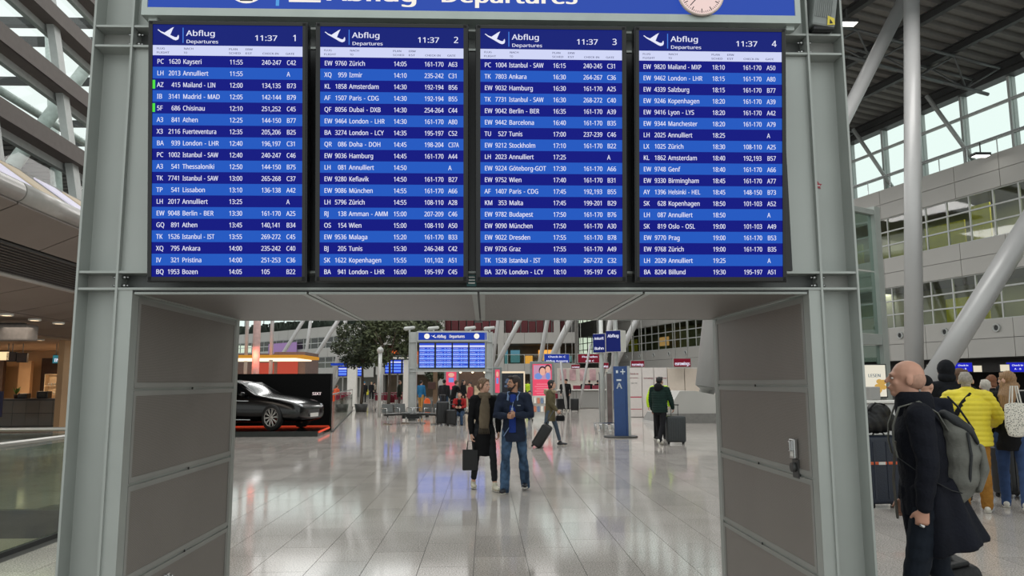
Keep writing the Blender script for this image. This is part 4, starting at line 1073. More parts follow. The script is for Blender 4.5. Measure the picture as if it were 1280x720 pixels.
m_ = MB(); m_.add([V((-.74, -.74, 1.005)), V((-.74, .74, 1.005)), V((-1.5, .60, 1.365)), V((-1.5, -.60, 1.365))], [(0, 1, 2, 3)]); m_.build('windscreen', [GLB], car)
area('car_display_spot', (at(330, 430, 23).x, 22.2, 4.6), (R(12), 0, 0), 3, .3, 18, (1, .92, .85))

car.scale = (.93, 1, CARZ); car.rotation_euler = (0, 0, R(-17)); car.location.x += .27; car.location.y += .1
# ---- red lit kiosk and canopy behind the car wall
kc = at(335, 470, 38)
k = thing('kiosk', 'grey kiosk with red glowing panels and a yellow edged canopy behind the car wall', 'kiosk', (kc.x, 38, 0))
m_ = MB(); xa, xb = at(296, 470, 38).x-3, at(381, 470, 38).x; zt = at(340, 440, 38).z
m_.bx(at(342, 470, 38).x, xb, 38, 41, 0, zt); m_.bx(xa, at(342, 470, 38).x, 40, 41, 0, zt); m_.build('kiosk_wall', [mat('kiosk_taupe', (118, 98, 92), .6)], k, world=True)
for (a, b, l) in ((346, 372, 0), (308, 331, 1)):
    A, B_ = at(a, 470, 37.9), at(b, 452, 37.9); m_ = MB(); yy = 37.94 if l == 0 else 39.9
    m_.bx(A.x, B_.x, yy, yy+.05, 1.0, B_.z); m_.build('red_panel', [mat('red_glow', (206, 84, 66), emit=.75)], k, world=True)
m_ = MB(); A, B_ = at(290, 449.5, 34.5), at(370, 446, 34.5); m_.bx(A.x-3, B_.x, 34.4, 37.6, A.z, A.z+.06, 0); m_.bx(A.x-3, B_.x+.35, 34.3, 37.7, A.z+.06, A.z+.2, 1); m_.build('canopy', [mat('canopy_glow_white', (255, 236, 205), emit=1.5), mat('canopy_amber', (214, 150, 50), emit=.8)], k, world=True)
for x, y0_, l in ((319, 33.5, 'thick pink lit column in front of the red kiosk'), (338, 35, 'slim grey pink column right of the thick pink one'), (306.5, 37, 'slim grey column at the left end of the red kiosk')):
    c = at(x, 470, y0_); t = thing('round_column', l, 'column', (c.x, y0_, 0)); m_ = MB(); r_ = .16 if x == 319 else .085
    m_.cyl((0, 0, 0), (0, 0, 7.5), r_, n=16); m_.build('shaft', [mat('column_pinkish', (205, 172, 168), .5) if x == 319 else TCOL], t); m_ = MB(); m_.cyl((0, 0, 0), (0, 0, .05), r_*1.8, n=16); m_.build('base_plate', [STEEL_D], t)
area('kiosk_red_light', (at(330, 450, 36).x, 33.0, 2.9), (R(50), 0, 0), 4, .3, 70, (1, .25, .15))
# glass barrier with orange posts right of the car wall
railing('glass_barrier', 'long glass barrier with pale end post right of the car wall', (fl(415, 540).x, fl(415, 540).y, 0), (fl(440, 514).x, fl(440, 514).y, 0), 4, 1.25)
c = fl(416, 536); t = thing('post', 'thin orange lit post beside the right end of the black display wall', 'post', (c.x, c.y, 0)); m_ = MB(); m_.bx(-.03, .03, -.03, .03, 0, 1.3); m_.build('post', [mat('orange_glow', (225, 90, 50), emit=.7)], t); m_ = MB(); m_.bx(-.1, .1, -.1, .1, 0, .02); m_.build('foot', [GREYD], t)

# ---- indoor trees
LEAF = [mat('leaf_dark_green', (58, 66, 48), .7, 0, .25), mat('leaf_mid_green', (74, 82, 54), .7, 0, .25)]
def tree(label, px_, Y, zlo, zhi, rad, seed, n_=3200, mt=0):
    c = at(px_, 478, Y); t = thing('indoor_tree', label, 'tree', (c.x, Y, 0), 0, 'dark green indoor trees')
    m_ = MB(); m_.cyl((0, 0, 0), (0, 0, .45), .3, .38, 16); m_.build('planter', [GREYD], t)
    m_ = MB(); m_.chain([(0, 0, .5), (.06, 0, zlo*.6), (0, .05, zlo+.6)], [.09, .07, .05], n=8); 
    rnd = random.Random(seed)
    for k in range(6):
        a = rnd.uniform(0, 6.28); m_.chain([(0, .05, zlo), (math.cos(a)*rad*.6, math.sin(a)*rad*.6, (zlo+zhi)/2+rnd.uniform(-.3, .6))], [.04, .02], n=6)
    m_.build('trunk', [mat('bark', (70, 60, 50), .9)], t)
    m_ = MB(); blobs = [V((rnd.gauss(0, .42)*rad, rnd.gauss(0, .42)*rad, rnd.uniform(zlo+.3, zhi-.2))) for _ in range(16)]
    for i in range(n_):
        b = rnd.choice(blobs); d = V((rnd.gauss(0, 1), rnd.gauss(0, 1), rnd.gauss(0, .8))).normalized()*(rad*.42)*rnd.uniform(.5, 1.05); p = b+d
        u = V((rnd.gauss(0, 1), rnd.gauss(0, 1), rnd.gauss(0, 1))).normalized(); v = u.orthogonal().normalized(); s_ = rnd.uniform(.08, .16)
        m_.add([p-u*s_, p+v*s_*.45, p+u*s_, p-v*s_*.45], [(0, 1, 2, 3)], mt if rnd.random() < .8 else 1-mt)
    m_.build('foliage', LEAF, t, fixn=False)['kind'] = 'stuff'
tree('leftmost of the dark indoor trees, crown left of the small far screens', 452, 43, 2.6, 5.0, 1.25, 1)
tree('broad indoor tree whose crown hangs over the small blue screens behind the second portal', 486, 42, 2.8, 5.6, 1.5, 2, 4200, 1)
tree('indoor tree directly behind the left post of the second portal', 518, 44, 3.6, 5.9, 1.4, 3)
tree('low dark indoor tree seen under the boards of the second portal', 546, 50, 1.6, 3.2, .9, 4, 1500)
c = at(482, 407, 48); t = thing('hanging_box', 'black box hanging above the tree crown left of the second portal', 'box', c); m_ = MB(); m_.rbox((0, 0, 0), (1.3, .6, .9), .03); m_.build('casing', [BLACK], t); m_ = MB(); m_.cyl((0, 0, .4), (0, 0, 18.4-c.z), .03, n=6); m_.build('hanger_rod', [GREYD], t)

# ---- second portal
PY = 33.0
def fx(px_, Y=PY): return at(px_, 470, Y).x
def fz(py_, Y=PY): return at(563, py_, Y).z
xa, xb = fx(516), fx(611)
p2 = thing('information_portal', 'second grey portal in the far hall carrying four small blue boards', 'portal frame', ((xa+xb)/2, PY, 0))
LGP = mat('light_steel', (182, 184, 182), .4, .2, .05)
for x, l in ((xa, 0), (xb, 1)):
    m_ = MB(); m_.bx(x-.17, x-.15, -.2+PY, PY+.2, 0, fz(415)); m_.bx(x+.15, x+.17, PY-.2, PY+.2, 0, fz(415)); m_.bx(x-.15, x+.15, PY-.02, PY+.02, 0, fz(415)); m_.build('column', [LGP], p2, world=True)
    m_ = MB(); m_.bx(x-.42, x+.42, PY-.25, PY+.25, .08, .28); m_.build('base_box', [BLACK], p2, world=True)
m_ = MB()
for y_ in (427, 460, 464): m_.bx(xa-.15, xb+.15, PY-.1, PY+.1, fz(y_)-.03, fz(y_)+.03)
m_.bx(xa, xb, PY-.08, PY+1.3, fz(463), fz(461)); m_.build('crossbeam', [LGP], p2, world=True)
for x in (512, 542, 588, 612):
    m_ = MB(); c = at(x, 411, PY); m_.chain([(c.x-.18, PY, c.z), (c.x+.18, PY, c.z+.05)], [.09, .07], n=10); m_.cyl((c.x, PY, fz(416)), (c.x, PY, c.z), .04, n=8); m_.build('floodlight_head', [LGP], p2, world=True)
s2 = thing('overhead_sign', 'small blue sign reading Abflug Departures on top of the second portal', 'sign', ((fx(521)+fx(610))/2, PY-.12, fz(420.5)))
w_ = fx(610)-fx(521); hh = fz(414)-fz(427)
m_ = MB(); m_.rbox((0, .04, 0), (w_, .1, hh), .01); m_.build('sign_frame', [LGP], s2)
m_ = MB(); m_.box((0, -.015, 0), (w_-.14, .01, hh-.14)); m_.build('sign_face', [mat('far_sign_blue', (30, 62, 170), emit=.9)], s2)
m_ = MB(); m_.text('Abflug   Departures', (-w_*.22, -.025, -.07), .22, 0, 1, 'l', True, width=w_*.39); m_.disc((-w_*.36, -.025, 0), .12); m_.disc((w_*.34, -.025, 0), .12); plane_icon(m_, (-w_*.30, -.022, -.08), .22); m_.build('sign_lettering', [SWH], s2, fixn=False)
E_D2 = mat('far_screen_dark', (46, 74, 205), emit=1.0); E_L2 = mat('far_screen_light', (110, 150, 245), emit=1.05)
def mini(px0, px1, py0, py1, Y, label, group, rows=12, name='departure_board', txt=True):
    a, b = at(px0, py1, Y), at(px1, py0, Y); w_ = b.x-a.x; h_ = b.z-a.z
    t = thing(name, label, 'display screen', ((a.x+b.x)/2, Y, a.z), 0, group)
    m_ = MB(); m_.rbox((0, .06, h_/2), (w_+.1, .1, h_+.1), .01); m_.build('casing', [BLACK], t)
    m_ = MB(); rnd = random.Random(int(px0))
    for i in range(rows):
        z0, z1 = h_*(rows-1-i)/rows, h_*(rows-i)/rows; m_.quad((-w_/2, -.005, z0), (w_/2, -.005, z0), (w_/2, -.005, z1), (-w_/2, -.005, z1), 2 if i == 1 else (i % 2))
    sc = m_.build('screen', [E_D2, E_L2, E_BAR], t, fixn=False)
    if Y > 40: m_ = MB(); m_.bx(-.04, .04, .12, .2, -a.z, h_); m_.build('support_leg', [STEEL_D], t)
    if txt:
        m_ = MB()
        for i, q in enumerate(DATA[int(px0) % 4].split('\n')[:rows-2]):
            f_ = q.split('|'); z = h_*(rows-3-i)/rows+.25*h_/rows; cp = h_/rows*.62
            m_.text(f_[0]+' '+f_[1]+' '+f_[2][:12], (-w_*.47, -.009, z), cp, 0, .62); m_.text(f_[3], (w_*.02, -.009, z), cp, 0, .62); m_.text(f_[4]+' '+f_[5], (w_*.2, -.009, z), cp, 0, .62)
        m_.build('lettering', [E_TXT], sc, fixn=False)
    return t
for i, (a, b) in enumerate(((524, 543), (545, 564.5), (566, 585), (587, 606))):
    mini(a, b, 429, 459.5, PY-.16, '%s of the four small blue departure boards on the second portal' % ['leftmost', 'second from left', 'third from left', 'rightmost'][i], 'boards on the second portal')
for i, (a, b) in enumerate(((481.5, 490.5), (492, 501.5), (503.5, 511.5))):
    mini(a, b, 450, 466.5, 47, '%s of three tiny blue boards behind the tree left of the second portal' % ['leftmost', 'middle', 'rightmost'][i], 'tiny boards behind the tree', 9, txt=False)
t = thing('overhead_sign', 'grey sign strip with white lettering above the three tiny blue boards', 'sign', (at(497, 447, 47).x, 47, at(497, 447, 47).z)); m_ = MB(); m_.rbox((0, 0, 0), (1.9, .1, .3), .02); m_.build('sign_panel', [mat('dull_sign_green', (70, 78, 74), .6)], t); m_ = MB(); m_.text('Abflug  Departures', (-.5, -.06, -.06), .18, 0, 1, 'l', True); m_.build('sign_lettering', [SWH], t, fixn=False)
t = thing('post', 'white post in front of the three tiny blue boards', 'post', (at(507, 490, 42).x, 42, 0)); m_ = MB(); m_.bx(-.13, .13, -.13, .13, 0, at(507, 450, 42).z); m_.build('shaft', [WHITE], t); m_ = MB(); m_.bx(-.2, .2, -.2, .2, 0, .04); m_.build('base_plate', [STEEL_D], t)
t = thing('post', 'grey post with round head left of the three tiny blue boards', 'post', (at(474.5, 490, 36).x, 36, 0)); m_ = MB(); m_.cyl((0, 0, 0), (0, 0, at(474, 440, 36).z), .09, n=12); m_.build('shaft', [LGP], t); m_ = MB(); m_.ell((0, 0, at(474, 438, 36).z), .16); m_.build('round_head', [LGP], t)
for i, (a, b) in enumerate(((423, 433.5), (447, 453.5))):
    mini(a, b, 458.5, 470, 60, '%s of two faint blue boards beside the far white pillar' % ['left', 'right'][i], 'boards beside the far white pillar', 7, txt=False)
t = thing('pillar', 'broad white pillar between two faint blue boards in the far hall', 'pillar', (at(440.5, 470, 58).x, 58, 0)); m_ = MB(); m_.bx(-.33, .33, -.3, .3, 0, at(440, 454, 58).z); m_.build('shaft', [WHITE], t); m_ = MB(); m_.bx(-1.6, .4, -.35, -.3, at(440, 457, 58).z, at(440, 454, 58).z); m_.build('blue_header', [mat('far_sign_blue', (30, 62, 170), emit=.9)], t)

# ---- hanging signs in the right half of the portal view
BLS = mat('sign_navy', (34, 48, 130), .4, 0, .04); BLE = mat('sign_blue_lit', (38, 62, 168), emit=.75); RDE = mat('sign_darkred', (122, 26, 44), emit=.8); RDS = mat('sign_darkred_side', (80, 20, 30), .5)
def pxsign(name, label, x0, x1, y0, y1, Y, face, txt, rz=0, top=0, cat='sign', th=.15):
    a, b = at(x0, y1, Y), at(x1, y0, Y); return hang_sign(name, label, V(((a.x+b.x)/2, Y, (a.z+b.z)/2)), (b.x-a.x), b.z-a.z, (STEEL_D, face), (18.4-b.z if top else 0), txt, rz, th)
pxsign('hanging_sign', 'blue hanging sign with two rows of white lettering right of the pink poster', 680, 712, 442, 454, 41, BLE, ['Check-in C', 'Abflug Ausgang'], top=6)
pxsign('hanging_sign', 'dark red hanging sign with two rows of white lettering', 722, 752, 442, 454, 41, RDE, ['Flughafen', 'A B C'], top=6)
pxsign('hanging_sign', 'small dark red sign below the large dark red hanging sign', 714, 725, 455.5, 461, 52, RDE, ['eurowings'], top=6)
pxsign('hanging_sign', 'small dark red sign partly hidden by the blue cube signs', 749, 761, 453, 461, 52, RDE, ['eurowings'], top=6)
pxsign('hanging_sign', 'dark red sign above the left end of the white partition', 788.5, 805.5, 450.5, 459, 36, RDE, ['eurowings'], top=7)
pxsign('hanging_sign', 'dark red sign above the middle of the white partition', 842, 863.5, 447.5, 459, 34, RDE, ['eurowings'], top=7)
NAVY = mat('cube_sign_navy', (32, 44, 120), emit=.6)
for (x0, x1, y0, y1, l, tx, wpx) in ((742, 756, 417, 441, 'left navy cube sign on a pole, partly behind the right one', ['Ankunft', 'Bahn'], 4), (758.5, 775, 413, 440, 'right navy cube sign with a white side on a pole above the blue pylon', ['Abflug', ''], 10)):
    Y = 24.0 if x0 < 750 else 23.0
    a, b = at(x0, y1, Y), at(x1, y0, Y); w_ = (b.x-a.x)*1.2; h_ = b.z-a.z
    t = thing('cube_sign', l, 'sign', ((a.x+b.x)/2, Y, 0), R(-36)); zc = (a.z+b.z)/2
    m_ = MB(); m_.rbox((0, w_*.35, zc), (w_, w_*.75, h_), .012); m_.build('sign_box', [WHITE], t)
    m_ = MB(); m_.box((0, -w_*.03, zc), (w_*.97, .006, h_*.97)); m_.build('sign_face', [NAVY], t)
    m_ = MB()
    for i, q in enumerate(tx):
        if q: m_.text(q, (0, -w_*.03-.006, zc+h_*(.18-.52*i)), h_*.24, 0, 1, 'c', True, width=w_*.75)
    m_.build('sign_lettering', [E_TXT], t, fixn=False)
    m_ = MB(); m_.cyl((0, w_*.3, 0), (0, w_*.3, zc+h_*.5+(.5 if x0 < 750 else 3.5)), .07, n=14); m_.build('pole', [LGP], t)
# pylon
c = fl(776, 546.5); wv = at(783, 500, c.y).x-at(768, 500, c.y).x; hp = at(776, 457.5, c.y).z
t = thing('information_pylon', 'tall blue information pylon with white letter A and arrow', 'sign', (c.x, c.y, 0), R(-8))
m_ = MB(); m_.rbox((0, .06, hp/2), (wv, .16, hp-.02), .01); m_.bx(wv/2, wv/2+.05, -.03, .15, 0, hp); m_.build('pylon_body', [mat('pylon_blue', (40, 72, 128), .4, 0, .05), WHITE], t)
m_ = MB(); m_.text('A', (-.02, -.025, hp*.68), .3, 0, 1, 'c', True); m_.box((.1, -.022, hp-.17), (.03, .004, .16)); m_.box((.1, -.022, hp-.17), (.14, .004, .03)); m_.box((-.07, -.022, hp-.17), (.06, .004, .08)); m_.box((-.02, -.022, hp*.80), (.14, .004, .05)); m_.build('pylon_lettering', [mat('print_white', (220, 225, 232), .5)], t)
m_ = MB(); m_.bx(wv/2+.05, wv/2+.13, -.02, .14, 0, hp); m_.build('side_profile', [LGP], t)
m_ = MB(); m_.cyl((0, .05, 0), (0, .05, .04), .5, n=28); m_.build('base_disc', [GREYD], t)
for (x, l, mt) in ((752.5, 'narrow dark poster stand left of the blue pylon', mat('poster_slate', (52, 58, 72), .4, 0, .5, 3)), (762, 'narrow reddish grey poster stand between the dark one and the blue pylon', mat('poster_taupe', (112, 98, 98), .4, 0, .3, 3))):
    Y = 25.2 if x < 755 else 24.9
    cc = at(x, 500, Y); z0, z1 = at(x, 529 if x < 755 else 531, Y).z, at(x, 467, Y).z
    t = thing('poster_stand', l, 'poster', (cc.x, Y, 0)); m_ = MB(); m_.box((0, 0, (z0+z1)/2), (.17, .04, z1-z0)); m_.build('poster_sheet', [mt], t)
    m_ = MB(); m_.bx(-.1, -.085, -.03, .03, 0, z1+.05); m_.bx(.085, .1, -.03, .03, 0, z1+.05); m_.bx(-.1, .1, -.03, .03, z1, z1+.05); m_.bx(-.12, .12, -.2, .2, 0, .03); m_.build('stand_frame', [LGP], t)
c = fl(760, 543); t = thing('floor_rack', 'low metal hoop rack on the floor left of the blue pylon', 'rack', (c.x, c.y, 0))
for i in range(4):
    m_ = MB(); x = -.34+i*.18; m_.chain([(x, 0, 0), (x-.05, 0, .33)], [.018, .018], n=8, flat=True); m_.chain([(x, .3, 0), (x-.05, .3, .33)], [.018, .018], n=8, flat=True); m_.chain([(x-.05, 0, .33), (x-.05, .3, .33)], [.018, .018], n=8); m_.build('hoop', [CHROME], t)
m_ = MB(); m_.beam((-.45, 0, .35), (.5, 0, .35), .03, .03); m_.build('top_bar', [CHROME], t)

# ---- white partition with red print and far counter zone
wp = tag(bpy.data.objects.new('wall_partition', None), kind='structure'); C.objects.link(wp)
Yp = 34.5; xs_ = [784, 802.5, 817.5, 834.5, 856, 875, 905]
WP = mat('partition_white', (222, 214, 210), .5, 0, .03); WP2 = mat('partition_cream', (218, 204, 190), .5, 0, .03)
RP = mat('print_red', (190, 70, 90), .6); GP = mat('print_dark', (90, 88, 92), .6)
zt = at(830, 459.5, Yp).z
for i, (a, b) in enumerate(zip(xs_[:-1], xs_[1:])):
    A, B_ = at(a, 480, Yp).x, at(b, 480, Yp).x
    m_ = MB(); m_.bx(A+.015, B_-.015, Yp, Yp+.08, .02, zt); q = m_.build('partition_panel', [WP2 if i in (3, 4) else WP], wp)
    m_ = MB(); w_ = B_-A; y = Yp-.004
    if i == 0:
        m_.text('Check-in', (A+.08, y, zt-.32), .14, 0, 1, 'l', True); m_.text('Self Service', (A+.08, y, zt-.5), .1, 0); m_.text('C 160-170', (A+.08, y, zt-.74), .1, 1)
        m_.box(((A+B_)/2, y, zt-1.35), (w_*.9, .004, .05)); m_.box(((A+B_)/2, y, zt-1.9), (w_*.9, .004, .03))
    elif i in (1, 2): m_.text('eurowings' if i == 1 else 'Welcome', (A+.08, y, zt-.52), .13, 0, 1, 'l', True, width=w_*.8)
    elif i == 5: m_.text('Service Team', (A+.12, y, zt-.42), .11, 0, 1, 'l', True)
    if m_.v: m_.build('printed_text', [RP, GP], q, fixn=False)
    else:
        m_.bx(A+.02, B_-.02, Yp-.01, Yp, zt-.05, zt-.01); m_.build('top_strip', [WHITE], q)
m_ = MB(); m_.bx(at(784, 480, Yp).x, at(905, 480, Yp).x, Yp+.1, Yp+3.0, 0, zt-.05); m_.build('partition_core', [WHITE], wp)
wq = tag(bpy.data.objects.new('wall_counter', None), kind='structure'); C.objects.link(wq)
m_ = MB(); m_.bx(at(697, 470, 60).x, at(784, 470, 60).x, 60, 60.3, 0, at(720, 460, 60).z); m_.build('white_backwall', [mat('counter_backwall', (205, 198, 190), .6, 0, .05)], wq)
for x in (704, 716, 729, 741):
    m_ = MB(); c = at(x, 470, 59.9); m_.box((c.x, 59.95, c.z+.1), (.5, .06, .9)); m_.build('wall_poster', [mat('wall_poster_rose', (196, 160, 165), .6, 0, .3, 2)], wq)
c = fl(729, 512); t = thing('service_counter', 'long pale grey service counter in the far hall behind the man with two cases', 'counter', (c.x+.6, 47, 0))
m_ = MB(); m_.rbox((0, 0, .55), (3.6, .9, 1.1), .05); m_.build('counter_body', [GREYP], t); m_ = MB(); m_.rbox((0, -.05, 1.13), (3.8, 1.05, .06), .02); m_.build('worktop', [WHITE], t)
c = at(738, 486, 50)
for i, x in enumerate((721, 733, 745)):
    cc = at(x, 486, 49.5); t = thing('desk_panel', '%s dark red panel standing behind the far service counter' % ['left', 'middle', 'right'][i], 'panel', (cc.x, 49.5, 0)); m_ = MB(); m_.rbox((0, 0, 1.0), (.5, .06, .8), .02); m_.build('panel', [mat('panel_darkred', (130, 36, 56), .5)], t); m_ = MB(); m_.bx(-.2, -.16, -.05, .05, 0, .7); m_.bx(.16, .2, -.05, .05, 0, .7); m_.build('leg', [GREYD], t)

# ---- advertising boards
PINK = mat('ad_pink', (236, 82, 110), emit=.95); SKIN_P = mat('ad_skin', (240, 180, 160), emit=.9); ADK = mat('ad_dark', (70, 50, 62), emit=.5); ADB = mat('ad_blue', (120, 150, 220), emit=.9)
def adboard(label, x0, x1, y0, y1, Y, big, group=None, frame=True):
    a, b = at(x0, y1, Y), at(x1, y0, Y); w_ = b.x-a.x; h_ = b.z-a.z
    t = thing('advertising_screen', label, 'advertising board', ((a.x+b.x)/2, Y, 0)); zc = (a.z+b.z)/2
    m_ = MB(); m_.rbox((0, .08, (b.z+.12)/2), (w_+.22, .14, b.z+.12), .03); m_.build('frame', [mat('ad_frame_grey', (120, 130, 130), .5)], t)
    m_ = MB(); m_.box((0, .003, zc), (w_, .008, h_)); m_.build('screen', [PINK], t)
    m_ = MB()
    if big:
        m_.box((.0, -.006, zc+h_*.27), (w_*.9, .002, h_*.40), 3)
        for x, z, r_ in ((.02, .30, .15), (.30, .36, .13)):
            m_.ell((x*w_, -.008, zc+z*h_+.03), (r_*w_*1.3, .002, r_*w_*1.5), 2); m_.ell((x*w_, -.010, zc+z*h_-.02), (r_*w_, .002, r_*w_*1.35), 1)
        m_.ell((-.2*w_, -.008, zc+.16*h_), (.2*w_, .002, .09*h_), 4); m_.ell((.3*w_, -.011, zc+.16*h_), (.12*w_, .002, .1*h_), 4)
        for i in range(6): m_.box((0, -.006, zc-.06*h_-i*.065*h_), (w_*(.8 if i % 2 else .6), .002, .015), 0)
    else:
        m_.ell((0, -.008, zc+.3*h_), (.3*w_, .002, .12*h_), 1); m_.box((0, -.007, zc+.02*h_), (w_*.5, .002, h_*.25), 4)
    m_.build('screen_picture', [mat('ad_text', (255, 190, 200), emit=.9), SKIN_P, ADK, mat('ad_sky', (214, 160, 190), emit=.8), ADB], t, fixn=False)
    return t
adboard('tall pink advertising screen with two faces behind the woman in olive', 666, 689.5, 455, 500, 34, True)
adboard('narrow pink advertising screen between the second portal and the standing couple', 619, 624.5, 462, 491, 36, False)
adboard('pale pink lit advertising screen under the third board of the second portal', 557.5, 570.5, 464, 487, 40, False)
c = at(677, 512, 32); t = thing('leaflet_stand', 'low leaflet stand with coloured brochures below the tall pink screen', 'stand', (c.x, 31.6, 0))
m_ = MB(); m_.bx(-.42, .42, 0, .3, .0, .1); m_.bx(-.42, -.39, 0, .3, 0, 1.05); m_.bx(.39, .42, 0, .3, 0, 1.05); m_.bx(-.42, .42, .2, .25, 0, 1.05); m_.build('rack', [WHITE], t)
for i in range(5):
    for j in range(2): m_ = MB(); m_.box((-.3+i*.15, .12, .5+j*.35), (.11, .02, .24), 0, Matrix.Rotation(R(-15), 3, 'X')); m_.build('brochure', [mat('brochure_%d' % ((i*2+j) % 3), [(200, 120, 90), (230, 225, 215), (110, 130, 160)][(i*2+j) % 3], .5)], t)
c = at(652, 476, 56); t = thing('dark_shop_window', 'dark shop window with a pale picture between the man and the pink poster', 'shop window', (at(639, 476, 60).x, 60, 0)); m_ = MB(); m_.bx(-1.1, 1.1, 0, .1, 0, 2.5); m_.build('dark_pane', [mat('dark_picture', (30, 34, 44), .2, 0, .3)], t); m_ = MB(); m_.bx(-1.1, 1.1, -.05, .0, 2.35, 2.5); m_.bx(-1.1, -1.0, -.05, .0, 0, 2.35); m_.bx(1.0, 1.1, -.05, 0, 0, 2.35); m_.build('lit_frame', [mat('warm_strip', (240, 220, 190), emit=1)], t); m_ = MB(); rnd = random.Random(8)
for i in range(7): m_.ell((rnd.uniform(-.5, .5), -.02, 1.5+rnd.uniform(-.35, .35)), (.16, .01, .1), 0, nu=8, nv=5)
m_.build('picture', [mat('pale_picture', (110, 125, 150), emit=.5)], t)
t = thing('shop_display', 'brightly lit shop display seen under the second portal', 'shop window', (at(582, 476, 52).x, 52, 0)); m_ = MB(); m_.bx(-1.5, 1.5, .3, .4, 0, 2.7); m_.build('back_panel', [mat('shop_brown', (90, 70, 58), .7)], t)
for i in range(7): m_ = MB(); m_.ell((-1.2+i*.42, .1, 2.35+(i % 2)*.1), .09, 0, nu=10, nv=6); m_.build('globe_lamp', [mat('globe_glow', (255, 240, 210), emit=2)], t)
for i in range(3): m_ = MB(); m_.bx(-1.3+i*.95, -.6+i*.95, .0, .3, 0, 1.4); m_.build('display_case', [mat('case_cream', (190, 170, 140), .6, 0, .3, 3)], t)

